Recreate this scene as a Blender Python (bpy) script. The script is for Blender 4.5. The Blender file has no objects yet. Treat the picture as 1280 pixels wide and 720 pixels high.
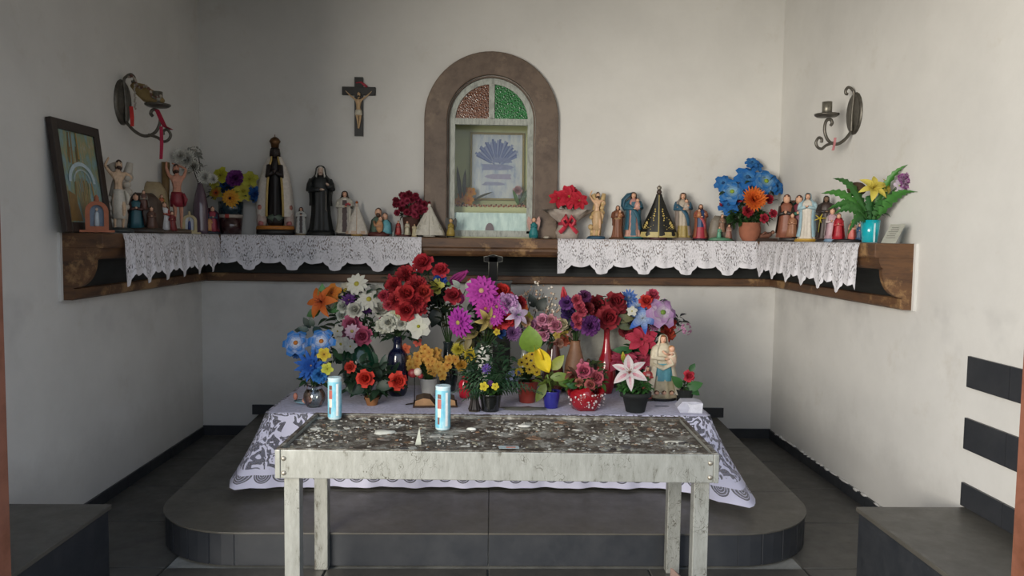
import bpy, math, random
from mathutils import Vector, Matrix, noise
from math import sin, cos, pi, radians, sqrt, atan2
random.seed(7)
S = bpy.context.scene
COLL = S.collection
# ------------------------------------------------------------------ camera
FPX, EYE = 950.0, 1.6
YAW, PIT, ROL = radians(1.57), radians(3.73), radians(.75)
fw = Vector((sin(YAW)*cos(PIT), cos(YAW)*cos(PIT), -sin(PIT)))
r0 = Vector((cos(YAW), -sin(YAW), 0)); u0 = r0.cross(fw)
rt = r0*cos(ROL) + u0*sin(ROL); up = u0*cos(ROL) - r0*sin(ROL)
cd = bpy.data.cameras.new('camera'); cam = bpy.data.objects.new('camera', cd); COLL.objects.link(cam)
cd.sensor_width = 36; cd.lens = 36*FPX/1280; cd.clip_start = .05
cam.matrix_world = Matrix(((rt.x, up.x, -fw.x, 0), (rt.y, up.y, -fw.y, 0), (rt.z, up.z, -fw.z, EYE), (0, 0, 0, 1)))
S.camera = cam
# ------------------------------------------------------------------ world, lights, exposure
W = bpy.data.worlds.new('sky'); S.world = W; W.use_nodes = True
nt = W.node_tree; bg = nt.nodes['Background']
tc = nt.nodes.new('ShaderNodeTexCoord'); sx = nt.nodes.new('ShaderNodeSeparateXYZ'); cr = nt.nodes.new('ShaderNodeValToRGB')
nt.links.new(tc.outputs['Generated'], sx.inputs[0]); nt.links.new(sx.outputs['Z'], cr.inputs[0]); nt.links.new(cr.outputs[0], bg.inputs[0])
cr.color_ramp.elements[0].position = 0; cr.color_ramp.elements[0].color = (.86, .88, .9, 1)
cr.color_ramp.elements[1].position = .7; cr.color_ramp.elements[1].color = (.45, .6, .85, 1)
bg.inputs[1].default_value = 1.45
def area(name, loc, target, size, power, col):
    l = bpy.data.lights.new(name, 'AREA'); l.shape = 'RECTANGLE'; l.size, l.size_y = size; l.energy = power; l.color = col
    o = bpy.data.objects.new(name, l); COLL.objects.link(o); o.location = loc
    o.rotation_euler = (Vector(target)-Vector(loc)).to_track_quat('-Z', 'Y').to_euler()
area('daylight_through_doorway', (-3.3, -1.4, 2.0), (2.3, 4.8, 1.7), (3.0, 2.8), 560, (1, .93, .82))
S.view_settings.view_transform = 'Standard'; S.view_settings.look = 'None'
S.view_settings.gamma = 1; S.view_settings.exposure = 0.0
# ------------------------------------------------------------------ helpers
def ray(px, py): return fw*FPX + rt*(px-640) - up*(py-360)
def aY(px, py, Y): d = ray(px, py); return Vector((0, 0, EYE)) + d*(Y/d.y)
def aX(px, py, X): d = ray(px, py); return Vector((0, 0, EYE)) + d*(X/d.x)
def aZ(px, py, Z): d = ray(px, py); return Vector((0, 0, EYE)) + d*((Z-EYE)/d.z)
def lin(c): return tuple((x/12.92 if x <= .04045 else ((x+.055)/1.055)**2.4) for x in c)
def hx(h):
    if isinstance(h, tuple): return h
    return lin(tuple(int(h[i:i+2], 16)/255 for i in (0, 2, 4)))
def mixc(a, b, t): return tuple(x+(y-x)*t for x, y in zip(a, b))

MATS = {}
def node_mat(name, fn):
    if name in MATS: return MATS[name]
    m = bpy.data.materials.new(name); m.use_nodes = True
    n = m.node_tree; b = n.nodes['Principled BSDF']; fn(m, n, b); MATS[name] = m; return m
def nz(n, scale, detail=4, rough=.6, co='Object', stretch=None):
    t = n.nodes.new('ShaderNodeTexCoord'); x = n.nodes.new('ShaderNodeTexNoise'); x.inputs['Scale'].default_value = scale
    x.inputs['Detail'].default_value = detail; x.inputs['Roughness'].default_value = rough
    src = t.outputs[co]
    if stretch:
        mp = n.nodes.new('ShaderNodeMapping'); mp.inputs['Scale'].default_value = stretch; n.links.new(src, mp.inputs[0]); src = mp.outputs[0]
    n.links.new(src, x.inputs['Vector']); return x
def ramp(n, src, stops):
    r = n.nodes.new('ShaderNodeValToRGB'); n.links.new(src, r.inputs[0]); e = r.color_ramp.elements
    while len(e) < len(stops): e.new(.5)
    for k, (p, c) in enumerate(stops): e[k].position = p; e[k].color = (*c, 1) if len(c) == 3 else c
    return r
def mul(n, a, b, f=1, mode='MULTIPLY'):
    m = n.nodes.new('ShaderNodeMix'); m.data_type = 'RGBA'; m.blend_type = mode; m.inputs[0].default_value = f
    for k, v in ((6, a), (7, b)):
        if isinstance(v, tuple): m.inputs[k].default_value = (*v, 1)
        else: n.links.new(v, m.inputs[k])
    return m.outputs[2]
def bump(n, b, src, strength, dist=.01):
    x = n.nodes.new('ShaderNodeBump'); x.inputs['Strength'].default_value = strength; x.inputs['Distance'].default_value = dist
    n.links.new(src, x.inputs['Height']); n.links.new(x.outputs[0], b.inputs['Normal'])
def vcm(name, rough=.6, metal=0., var=.25, scale=30, bmp=.15, coat=0., trans=False):
    """painted surface: the colour of the paint is stored on the mesh, noise gives wear"""
    def fn(m, n, b):
        a = n.nodes.new('ShaderNodeVertexColor'); a.layer_name = 'Col'
        x = nz(n, scale); r = ramp(n, x.outputs['Fac'], [(.3, (1-var,)*3), (.7, (1,)*3)])
        n.links.new(mul(n, a.outputs[0], r.outputs[0]), b.inputs['Base Color'])
        b.inputs['Roughness'].default_value = rough; b.inputs['Metallic'].default_value = metal
        b.inputs['Coat Weight'].default_value = coat
        if bmp: bump(n, b, x.outputs['Fac'], bmp, .003)
        if trans:
            t = n.nodes.new('ShaderNodeBsdfTranslucent'); n.links.new(a.outputs[0], t.inputs[0])
            mx = n.nodes.new('ShaderNodeMixShader'); mx.inputs[0].default_value = .25
            o = n.nodes['Material Output']; n.links.new(b.outputs[0], mx.inputs[1]); n.links.new(t.outputs[0], mx.inputs[2]); n.links.new(mx.outputs[0], o.inputs[0])
    return node_mat(name, fn)
PAINT = vcm('painted_plaster', .5, var=.22, scale=45)
GLOSS = vcm('glazed', .15, var=.08, scale=20, bmp=0, coat=.5)
PETAL = vcm('fabric_petal', .75, var=.18, scale=60, bmp=0, trans=True)
LEAF = vcm('plastic_leaf', .5, var=.3, scale=40, bmp=0, trans=True)
MATTE = vcm('matte', .85, var=.25, scale=25)
METAL = vcm('aged_metal', .42, metal=.75, var=.4, scale=50)

class MB:
    def __init__(s): s.v = []; s.f = []; s.c = []; s.sm = []
    def add(s, vs, fs, col, sm=False):
        o = len(s.v); s.v += [tuple(v) for v in vs]
        one = not isinstance(col, list)
        for k, f in enumerate(fs):
            s.f.append([o+i for i in f]); s.c.append(col if one else col[k]); s.sm.append(sm)
        return s
    def box(s, c, size, col, rot=None):
        x, y, z = (d/2 for d in size); q = [Vector((a*x, b*y, e*z)) for a in (-1, 1) for b in (-1, 1) for e in (-1, 1)]
        if rot: R_ = Matrix.Rotation(rot[2], 3, 'Z') @ Matrix.Rotation(rot[1], 3, 'Y') @ Matrix.Rotation(rot[0], 3, 'X'); q = [R_ @ v for v in q]
        c = Vector(c); return s.add([v+c for v in q], [(0, 1, 3, 2), (4, 6, 7, 5), (0, 4, 5, 1), (2, 3, 7, 6), (0, 2, 6, 4), (1, 5, 7, 3)], col)
    def tube(s, pts, rad, n=8, col=(.5,)*3, flat=1.):
        pts = [Vector(p) for p in pts]; 
        if not isinstance(rad, (list, tuple)): rad = [rad]*len(pts)
        vs = []; ref = None
        for i, p in enumerate(pts):
            t = (pts[min(i+1, len(pts)-1)]-pts[max(i-1, 0)]).normalized()
            if ref is None: ref = t.orthogonal().normalized()
            ref = (ref - t*ref.dot(t)); ref = ref.normalized() if ref.length > 1e-6 else t.orthogonal().normalized()
            b = t.cross(ref)
            for k in range(n): a = 2*pi*k/n; vs.append(p + ref*cos(a)*rad[i] + b*sin(a)*rad[i]*flat)
        fs = [(i*n+k, i*n+(k+1) % n, (i+1)*n+(k+1) % n, (i+1)*n+k) for i in range(len(pts)-1) for k in range(n)]
        fs += [tuple(range(n))[::-1], tuple((len(pts)-1)*n+k for k in range(n))]
        return s.add(vs, fs, col, True)
    def lathe(s, prof, n=20, col=(.5,)*3, c=(0, 0, 0), sx=1, sy=1, fold=0, k=9, a0=0, a1=2*pi, cols=None, cap=True, seed=0):
        full = abs(a1-a0-2*pi) < 1e-4; m = n if full else n+1; vs = []
        zmax = max(p[0] for p in prof) or 1
        for z, r in prof:
            fo = fold*(1-z/zmax) if fold else 0
            for j in range(m):
                a = a0+(a1-a0)*j/n; rr = r*(1+fo*sin(k*a+seed)) + (r*fo*.5*sin(2*k*a+1+seed) if fold else 0)
                vs.append((c[0]+rr*sx*cos(a), c[1]+rr*sy*sin(a), c[2]+z))
        fs = []; cl = []
        for i in range(len(prof)-1):
            for j in range(n):
                fs.append((i*m+j, i*m+(j+1) % m, (i+1)*m+(j+1) % m, (i+1)*m+j)); cl.append(cols[i] if cols else col)
        if full and cap:
            fs += [tuple(range(m))[::-1], tuple((len(prof)-1)*m+j for j in range(m))]; cl += [cols[0] if cols else col, cols[-1] if cols else col]
        return s.add(vs, fs, cl, True)
    def ball(s, c, r, col, nu=12, nv=8, sel=None):
        if not isinstance(r, tuple): r = (r, r, r)
        vs = [(c[0], c[1], c[2]+r[2])]
        for i in range(1, nv):
            for j in range(nu): t = pi*i/nv; a = 2*pi*j/nu; vs.append((c[0]+r[0]*sin(t)*cos(a), c[1]+r[1]*sin(t)*sin(a), c[2]+r[2]*cos(t)))
        vs.append((c[0], c[1], c[2]-r[2])); fs = [(0, 1+j, 1+(j+1) % nu) for j in range(nu)]
        for i in range(nv-2): fs += [(1+i*nu+j, 1+(i+1)*nu+j, 1+(i+1)*nu+(j+1) % nu, 1+i*nu+(j+1) % nu) for j in range(nu)]
        L = len(vs)-1; fs += [(L, L-nu+(j+1) % nu, L-nu+j) for j in range(nu)]
        cl = col
        if sel:
            cl = []
            for f in fs: p = sum((Vector(vs[i]) for i in f), Vector())/len(f)-Vector(c); cl.append(sel(p.x/r[0], p.y/r[1], p.z/r[2]))
        return s.add(vs, fs, cl, True)
    def prism(s, poly, y0, y1, col):
        n = len(poly); vs = [(x, y0, z) for x, z in poly]+[(x, y1, z) for x, z in poly]
        return s.add(vs, [tuple(range(n)), tuple(range(n, 2*n))[::-1]]+[(i, i+n, (i+1) % n+n, (i+1) % n) for i in range(n)], col)
    def xf(s, M, i0=0): s.v[i0:] = [tuple(M @ Vector(v)) for v in s.v[i0:]]; return s
    def mesh(s, name):
        me = bpy.data.meshes.new(name); me.from_pydata(s.v, [], s.f); a = me.color_attributes.new('Col', 'FLOAT_COLOR', 'CORNER')
        buf = []
        for f, c in zip(s.f, s.c): buf += [c[0], c[1], c[2], 1.]*len(f)
        a.data.foreach_set('color', buf); me.polygons.foreach_set('use_smooth', s.sm); me.update(); return me
    def build(s, name, mat, parent=None, mesh=None):
        me = s.mesh(name); me.materials.append(mat); return link(name, me, parent)
def link(name, me, parent=None, M=None):
    o = bpy.data.objects.new(name, me); COLL.objects.link(o)
    if parent: o.parent = parent
    if M is not None: o.matrix_local = M
    return o
def tag(o, label=None, cat=None, group=None, kind=None):
    if label: o['label'] = label
    if cat: o['category'] = cat
    if group: o['group'] = group
    if kind: o['kind'] = kind
    return o
def thing(name, label, cat, loc=(0, 0, 0), rz=0, group=None, sc=1):
    o = bpy.data.objects.new(name, None); COLL.objects.link(o); o.empty_display_size = .05
    o.location = loc; o.rotation_euler = (0, 0, rz); o.scale = (sc,)*3; return tag(o, label, cat, group)
def bevel(o, w, seg=2):
    m = o.modifiers.new('bevel', 'BEVEL'); m.width = w; m.segments = seg; m.limit_method = 'ANGLE'; return o

# ------------------------------------------------------------------ surface materials
def plaster_fn(c, dirt=.55):
    def fn(m, n, b):
        x = nz(n, 1.3, 6, .65); y = nz(n, 22, 5, .6); z = nz(n, 3.2, 8, .75)
        r = ramp(n, x.outputs['Fac'], [(.35, tuple(v*.9 for v in c)), (.65, c)])
        r2 = ramp(n, z.outputs['Fac'], [(.28, (.86, .83, .78)), (.42, (1, 1, 1))])
        col = mul(n, r.outputs[0], r2.outputs[0], dirt)
        # grime low on the wall and soot under the shelf are stains of their own
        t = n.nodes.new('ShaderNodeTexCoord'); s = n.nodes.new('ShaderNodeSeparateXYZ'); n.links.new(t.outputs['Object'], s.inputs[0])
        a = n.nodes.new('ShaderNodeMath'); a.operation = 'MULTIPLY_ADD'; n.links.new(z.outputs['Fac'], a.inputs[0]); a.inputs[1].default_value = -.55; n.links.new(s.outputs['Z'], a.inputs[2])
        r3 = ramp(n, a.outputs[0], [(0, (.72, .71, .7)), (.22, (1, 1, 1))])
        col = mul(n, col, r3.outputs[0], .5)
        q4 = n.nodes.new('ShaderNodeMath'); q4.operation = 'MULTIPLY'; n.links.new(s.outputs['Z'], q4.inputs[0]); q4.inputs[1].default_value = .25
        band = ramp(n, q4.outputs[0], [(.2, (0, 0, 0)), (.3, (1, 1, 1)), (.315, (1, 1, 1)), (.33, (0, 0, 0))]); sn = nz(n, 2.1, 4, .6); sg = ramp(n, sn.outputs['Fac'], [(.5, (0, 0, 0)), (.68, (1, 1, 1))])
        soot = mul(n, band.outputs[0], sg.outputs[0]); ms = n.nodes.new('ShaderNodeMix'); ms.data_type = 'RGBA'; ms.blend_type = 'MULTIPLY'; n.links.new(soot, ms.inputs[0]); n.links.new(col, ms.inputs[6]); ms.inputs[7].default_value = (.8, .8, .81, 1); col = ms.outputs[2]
        n.links.new(col, b.inputs['Base Color']); b.inputs['Roughness'].default_value = .8
        bump(n, b, y.outputs['Fac'], .12, .01)
    return fn
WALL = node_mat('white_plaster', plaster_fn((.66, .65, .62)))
NICHEW = node_mat('yellow_plaster', plaster_fn((.62, .62, .36)))
def slate_fn(c0, c1, rg):
    def fn(m, n, b):
        x = nz(n, 5, 8, .7); r = ramp(n, x.outputs['Fac'], [(.3, c0), (.7, c1)])
        d = nz(n, 60, 3, .7); r2 = ramp(n, d.outputs['Fac'], [(.7, (0, 0, 0)), (.78, (.05, .05, .05))])
        n.links.new(mul(n, r.outputs[0], r2.outputs[0], 1, 'ADD'), b.inputs['Base Color'])
        q = nz(n, 9, 6, .7); rr = ramp(n, q.outputs['Fac'], [(.3, (rg-.1,)*3), (.7, (rg+.12,)*3)]); n.links.new(rr.outputs[0], b.inputs['Roughness'])
        bump(n, b, x.outputs['Fac'], .15, .004)
    return fn
SLATE = node_mat('dark_slate', slate_fn((.019, .022, .027), (.036, .038, .042), .42))  # blacks raised a little: veiling haze put into the colour
TREAD = node_mat('olive_slate', slate_fn((.066, .062, .052), (.098, .09, .074), .4))  # olive slate, raised in tone: outdoor reflection on flat tops painted in
FLOORM = node_mat('grey_slate_sheen', slate_fn((.04, .04, .037), (.075, .07, .06), .42))  # slate lightened: the reflection on the floor is put into its colour
GROUT = node_mat('grout', slate_fn((.14, .14, .13), (.3, .3, .27), .85))
def wood_fn(c0, c1, c2, s=(1, 1, 1)):
    def fn(m, n, b):
        x = nz(n, 7, 8, .7, stretch=s); y = nz(n, 3.3, 6, .7)
        r = ramp(n, x.outputs['Fac'], [(.3, c0), (.55, c1), (.72, c1)]); r2 = ramp(n, y.outputs['Fac'], [(.55, (0, 0, 0)), (.64, (1, 1, 1))])
        mx = n.nodes.new('ShaderNodeMix'); mx.data_type = 'RGBA'; n.links.new(r2.outputs[0], mx.inputs[0]); n.links.new(r.outputs[0], mx.inputs[6]); mx.inputs[7].default_value = (*c2, 1)
        n.links.new(mx.outputs[2], b.inputs['Base Color']); b.inputs['Roughness'].default_value = .55; bump(n, b, x.outputs['Fac'], .3, .004)
    return fn
SHELFW = node_mat('worn_brown_wood', wood_fn(hx('37241a'), hx('604229'), hx('98764e'), (.6, .6, 3)))
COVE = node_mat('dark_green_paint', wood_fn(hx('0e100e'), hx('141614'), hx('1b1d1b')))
ARCHM = node_mat('brown_daubed_paint', wood_fn(hx('4a3c33'), hx('67574a'), hx('776656')))
WHITEF = node_mat('chipped_white_paint', wood_fn(hx('7c807a'), hx('adb2aa'), hx('8f948c'), (8, 8, 2)))
JAMB = node_mat('terracotta_paint', wood_fn(hx('70442f'), hx('8c5a46'), hx('7c5040')))
def silver_fn(m, n, b):
    x = nz(n, 9, 8, .75, stretch=(3, 1, .8)); r = ramp(n, x.outputs['Fac'], [(.34, hx('615e54')), (.42, hx('8e8f88')), (.7, hx('a3a49e'))])
    v = n.nodes.new('ShaderNodeTexVoronoi'); v.feature = 'DISTANCE_TO_EDGE'; t = n.nodes.new('ShaderNodeTexCoord'); mp = n.nodes.new('ShaderNodeMapping'); mp.inputs['Scale'].default_value = (30, 8, 4)
    dn = nz(n, 6, 4); vm = n.nodes.new('ShaderNodeVectorMath'); vm.operation = 'MULTIPLY_ADD'; n.links.new(dn.outputs['Color'], vm.inputs[0]); vm.inputs[1].default_value = (.25,)*3; n.links.new(t.outputs['Object'], vm.inputs[2])
    n.links.new(vm.outputs[0], mp.inputs[0]); n.links.new(mp.outputs[0], v.inputs['Vector']); v.inputs['Scale'].default_value = 1.6
    r2 = ramp(n, v.outputs['Distance'], [(0, (.25, .22, .18)), (.025, (1, 1, 1))]); gate = nz(n, 4, 3); g2 = ramp(n, gate.outputs['Fac'], [(.48, (0, 0, 0)), (.56, (1, 1, 1))])
    mx = n.nodes.new('ShaderNodeMix'); mx.data_type = 'RGBA'; mx.inputs[6].default_value = (1, 1, 1, 1); n.links.new(g2.outputs[0], mx.inputs[0]); n.links.new(r2.outputs[0], mx.inputs[7])
    n.links.new(mul(n, r.outputs[0], mx.outputs[2]), b.inputs['Base Color']); b.inputs['Roughness'].default_value = .38; b.inputs['Metallic'].default_value = .35
    bump(n, b, x.outputs['Fac'], .4, .004)
SILVER = node_mat('flaking_silver_paint', silver_fn)
def tray_fn(m, n, b):
    x = nz(n, 12, 9, .8); y = nz(n, 30, 6, .7)
    r = ramp(n, x.outputs['Fac'], [(.3, hx('241d18')), (.47, hx('4a4036')), (.53, hx('6f6a5e')), (.58, hx('9c9a90'))])
    r2 = ramp(n, y.outputs['Fac'], [(.35, (.45, .4, .36)), (.6, (1, 1, 1))]); n.links.new(mul(n, r.outputs[0], r2.outputs[0]), b.inputs['Base Color'])
    b.inputs['Roughness'].default_value = .6; bump(n, b, y.outputs['Fac'], .5, .01)
TRAY = node_mat('grimy_tray', tray_fn)
def glass_fn(col, alpha, rough=.03):
    def fn(m, n, b):
        o = n.nodes['Material Output']; tr = n.nodes.new('ShaderNodeBsdfTransparent'); tr.inputs[0].default_value = (*col, 1)
        gl = n.nodes.new('ShaderNodeBsdfGlossy'); gl.inputs['Roughness'].default_value = rough
        fr = n.nodes.new('ShaderNodeFresnel'); fr.inputs[0].default_value = 1.45; ad = n.nodes.new('ShaderNodeMath'); ad.inputs[1].default_value = alpha; n.links.new(fr.outputs[0], ad.inputs[0])
        mx = n.nodes.new('ShaderNodeMixShader'); n.links.new(ad.outputs[0], mx.inputs[0]); n.links.new(tr.outputs[0], mx.inputs[1]); n.links.new(gl.outputs[0], mx.inputs[2]); n.links.new(mx.outputs[0], o.inputs[0])
    return fn
GLASS = node_mat('clear_glass', glass_fn((.97, .99, .97), -.01)); JARG = node_mat('jar_glass', glass_fn((.8, .86, .84), .12, .08))
def pane_fn(c0, c1):
    def fn(m, n, b):
        t = n.nodes.new('ShaderNodeTexCoord'); v = n.nodes.new('ShaderNodeTexVoronoi'); v.inputs['Scale'].default_value = 55; v.feature = 'DISTANCE_TO_EDGE'
        n.links.new(t.outputs['Object'], v.inputs['Vector']); r = ramp(n, v.outputs['Distance'], [(.05, c1), (.3, c0)])
        n.links.new(r.outputs[0], b.inputs['Base Color']); b.inputs['Roughness'].default_value = .25; bump(n, b, v.outputs['Distance'], .8, .004)
    return fn
AMBER = node_mat('amber_pebbled_glass', pane_fn(hx('3c2014'), hx('7a4e36'))); GREEN = node_mat('green_pebbled_glass', pane_fn(hx('0e3c1a'), hx('2c7c3e')))
def lace_fn(dens, c=(.74, .73, .76)):
    def fn(m, n, b):
        o = n.nodes['Material Output']; u = n.nodes.new('ShaderNodeUVMap')
        def noi(sc, mpsc, det=3):
            mp = n.nodes.new('ShaderNodeMapping'); mp.inputs['Scale'].default_value = mpsc; n.links.new(u.outputs[0], mp.inputs[0])
            x = n.nodes.new('ShaderNodeTexNoise'); x.inputs['Scale'].default_value = sc; x.inputs['Detail'].default_value = det; n.links.new(mp.outputs[0], x.inputs['Vector']); return x.outputs['Fac']
        a = noi(120, (1, .45, 1), 4); h = ramp(n, a, [(dens-.02, (0, 0, 0)), (dens+.03, (.75, .75, .75))])
        g_ = noi(18, (1, .6, 1), 2); gr_ = ramp(n, g_, [(.42, (.25,)*3), (.55, (1, 1, 1))]); h = type('o', (), {'outputs': [mul(n, h.outputs[0], gr_.outputs[0])]})
        sp = n.nodes.new('ShaderNodeSeparateXYZ'); n.links.new(u.outputs[0], sp.inputs[0])   # v = metres above the hem
        hem = ramp(n, sp.outputs['Y'], [(.028, (0, 0, 0)), (.036, (1, 1, 1))])
        f = mul(n, h.outputs[0], hem.outputs[0])
        b.inputs['Base Color'].default_value = (*c, 1); b.inputs['Roughness'].default_value = .9
        tr = n.nodes.new('ShaderNodeBsdfTransparent'); mx = n.nodes.new('ShaderNodeMixShader'); n.links.new(f, mx.inputs[0]); n.links.new(b.outputs[0], mx.inputs[1]); n.links.new(tr.outputs[0], mx.inputs[2]); n.links.new(mx.outputs[0], o.inputs[0])
    return fn
LACE = node_mat('white_lace', lace_fn(.53, (.70, .69, .73)))
def cloth_fn(m, n, b):
    o = n.nodes['Material Output']; u = n.nodes.new('ShaderNodeUVMap'); sp = n.nodes.new('ShaderNodeSeparateXYZ'); n.links.new(u.outputs[0], sp.inputs[0])
    def mth(op, a, b_=None, c_=None):
        x = n.nodes.new('ShaderNodeMath'); x.operation = op
        for k, v in enumerate((a, b_, c_)):
            if v is None: continue
            if isinstance(v, (int, float)): x.inputs[k].default_value = v
            else: n.links.new(v, x.inputs[k])
        return x.outputs[0]
    U, V = sp.outputs['X'], sp.outputs['Y']      # V: metres above the hem
    # fans along the hem
    fu = mth('SUBTRACT', mth('FRACT', mth('DIVIDE', U, .1)), .5); fu = mth('MULTIPLY', fu, .1)
    fv = mth('SUBTRACT', V, .075); d = mth('SQRT', mth('ADD', mth('MULTIPLY', fu, fu), mth('MULTIPLY', fv, fv)))
    fan = mth('MULTIPLY', mth('LESS_THAN', d, .048), mth('LESS_THAN', V, .075))
    rings = mth('GREATER_THAN', mth('SINE', mth('MULTIPLY', d, 520)), .55); fan = mth('MULTIPLY', fan, mth('SUBTRACT', 1, mth('MULTIPLY', rings, .7)))
    # scrolls above them
    no = n.nodes.new('ShaderNodeTexNoise'); no.inputs['Scale'].default_value = 15; no.inputs['Detail'].default_value = 1.5; no.inputs['Distortion'].default_value = .9; n.links.new(u.outputs[0], no.inputs['Vector'])
    vo = n.nodes.new('ShaderNodeTexVoronoi'); vo.inputs['Scale'].default_value = 9; vo.inputs['Randomness'].default_value = .8
    va = n.nodes.new('ShaderNodeVectorMath'); va.operation = 'MULTIPLY_ADD'; n.links.new(no.outputs['Color'], va.inputs[0]); va.inputs[1].default_value = (.09,)*3; n.links.new(u.outputs[0], va.inputs[2]); n.links.new(va.outputs[0], vo.inputs['Vector'])
    sc = mth('GREATER_THAN', mth('SINE', mth('MULTIPLY', vo.outputs['Distance'], 24)), -.1)
    n2 = n.nodes.new('ShaderNodeTexNoise'); n2.inputs['Scale'].default_value = 4; n.links.new(u.outputs[0], n2.inputs['Vector'])
    sc = mth('MULTIPLY', sc, mth('GREATER_THAN', n2.outputs['Fac'], .37))
    band = mth('MULTIPLY', mth('GREATER_THAN', V, .11), mth('LESS_THAN', V, .43)); top = mth('MULTIPLY', mth('GREATER_THAN', V, .43), .12)
    f = mth('ADD', mth('MULTIPLY', sc, mth('ADD', mth('MULTIPLY', band, .8), top)), mth('MULTIPLY', fan, .8))
    b.inputs['Base Color'].default_value = (.60, .59, .72, 1); b.inputs['Roughness'].default_value = .9
    tr = n.nodes.new('ShaderNodeBsdfTransparent'); mx = n.nodes.new('ShaderNodeMixShader'); n.links.new(f, mx.inputs[0]); n.links.new(b.outputs[0], mx.inputs[1]); n.links.new(tr.outputs[0], mx.inputs[2]); n.links.new(mx.outputs[0], o.inputs[0])
CLOTH = node_mat('lace_tablecloth', cloth_fn)
def print_fn(kind):
    def fn(m, n, b):
        x = nz(n, 7, 5, .7, stretch=(2.5, 1, .8)); y = nz(n, 30, 3)
        if kind == 'forest': r = ramp(n, x.outputs['Fac'], [(.3, hx('4c6a70')), (.42, hx('7c9aa0')), (.52, hx('7c8c70')), (.6, hx('9c9068')), (.7, hx('92a8b4'))])
        elif kind == 'hand': r = ramp(n, x.outputs['Fac'], [(.3, hx('6c7fb8')), (.45, hx('b3b8cc')), (.6, hx('c9c9d2'))])
        elif kind == 'candle': r = ramp(n, x.outputs['Fac'], [(.35, hx('4c9cb8')), (.5, hx('7cb8c8')), (.66, hx('b0ccd2'))])
        else: r = ramp(n, x.outputs['Fac'], [(.3, hx('9fb8bc')), (.6, hx('d3e2e2'))])
        n.links.new(r.outputs[0], b.inputs['Base Color']); b.inputs['Roughness'].default_value = .35
    return fn
PR_FOREST = node_mat('print_of_a_forest_spring', print_fn('forest')); PR_HAND = node_mat('print_in_blue_and_grey', print_fn('hand'))
PR_CANDLE = node_mat('pale_blue_candle_label', print_fn('candle')); FROST = node_mat('pale_blue_mottled_panel', print_fn('frost'))
# ------------------------------------------------------------------ the room
HX, DY, CZ, FY = 2.29, 6.06, 3.56, 2.7     # half width, back wall, ceiling, front wall
def struct(name, mb, mat, parent=None):
    o = mb.build(name, mat, parent)
    if not parent: o['kind'] = 'structure'
    return o
w = (1, 1, 1)
def slab(x0, x1, y0, y1, z0, z1, mb=None): return (mb or MB()).box(((x0+x1)/2, (y0+y1)/2, (z0+z1)/2), (x1-x0, y1-y0, z1-z0), w)
struct('wall_left', slab(-HX-.15, -HX, FY, DY+.6, 0, CZ), WALL)
struct('wall_right', slab(HX, HX+.15, FY, DY+.6, 0, CZ), WALL)
struct('ceiling', slab(-HX-.15, HX+.15, FY-.15, DY+.6, CZ, CZ+.12), WALL)
# back wall with the arched opening of the niche
AX, SP, RI, RO, NB = -.012, 2.525, .345, .525, 1.6   # arch axis, springing, inner and outer radius, niche floor
def arch(r, n=32): return [(AX-r*cos(pi*k/n), SP+r*sin(pi*k/n)) for k in range(n+1)]
bw = MB(); Y0, Y1 = DY, DY+.6
slab(-HX, AX-RI, Y0, Y1, 0, CZ, bw); slab(AX+RI, HX, Y0, Y1, 0, CZ, bw); slab(AX-RI, AX+RI, Y0, Y1, 0, NB, bw)
A = arch(RI)
for (xa, za), (xb, zb) in zip(A[:-1], A[1:]):
    bw.prism([(xa, za), (xb, zb), (xb, CZ), (xa, CZ)], Y0, Y1, w)
struct('wall_back', bw, WALL)
# front wall around the doorway, terracotta painted reveal
JL, JR = aY(7, 633, 2.7).x, aY(1273, 640, 2.7).x
struct('wall_front', slab(-HX-.15, JL-.04, FY-.15, FY, 0, CZ).box(((JR+.04+HX+.15)/2, FY-.075, CZ/2), (HX+.15-JR-.04, .15, CZ), w).box(((JL+JR)/2, FY-.075, (2.95+CZ)/2), (JR-JL+.08, .15, CZ-2.95), w), WALL)
struct('trim_1', slab(JL-.04, JL, FY-.17, FY+.02, 0, 2.95), JAMB); struct('trim_2', slab(JR, JR+.04, FY-.17, FY+.02, 0, 2.95), JAMB)
# floors
fl = struct('floor', slab(-HX-.15, HX+.15, FY-.2, DY+.1, -.12, -.012), GROUT)
rng = random.Random(3)
def tile_obj(name, x0, x1, y0, y1, z0, z1, mat, parent, ch=.004):
    me = MB(); g = .0035; x0 += g; x1 -= g; y0 += g; y1 -= g
    vs = [(x0, y0, z0), (x1, y0, z0), (x1, y1, z0), (x0, y1, z0), (x0, y0, z1-ch), (x1, y0, z1-ch), (x1, y1, z1-ch), (x0, y1, z1-ch), (x0+ch, y0+ch, z1), (x1-ch, y0+ch, z1), (x1-ch, y1-ch, z1), (x0+ch, y1-ch, z1)]
    fs = [(3, 2, 1, 0)]+[(i, (i+1) % 4, 4+(i+1) % 4, 4+i) for i in range(4)]+[(4+i, 4+(i+1) % 4, 8+(i+1) % 4, 8+i) for i in range(4)]+[(8, 9, 10, 11)]
    me.add(vs, fs, w); return me.build(name, mat, parent)
ys = [2.5, 3.1, 3.6, 4.2, 4.8, 5.4, 6.05]; xs = [-2.29, -1.55, -.78, 0, .78, 1.55, 2.29]
for i in range(6):
    for j in range(6):
        if 1 <= i <= 4 and j >= 2: continue
        tile_obj('tile', xs[i], xs[i+1], ys[j], ys[j+1], -.03, rng.uniform(-.0015, .0005), FLOORM, fl)
gr = MB(); gr.box((0, -6, -.1), (30, 17, .1), hx('8f8a80')); g_ = gr.build('floor_outside', vcm('pale_concrete', .9, var=.3, scale=3)); g_['kind'] = 'structure'
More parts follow.
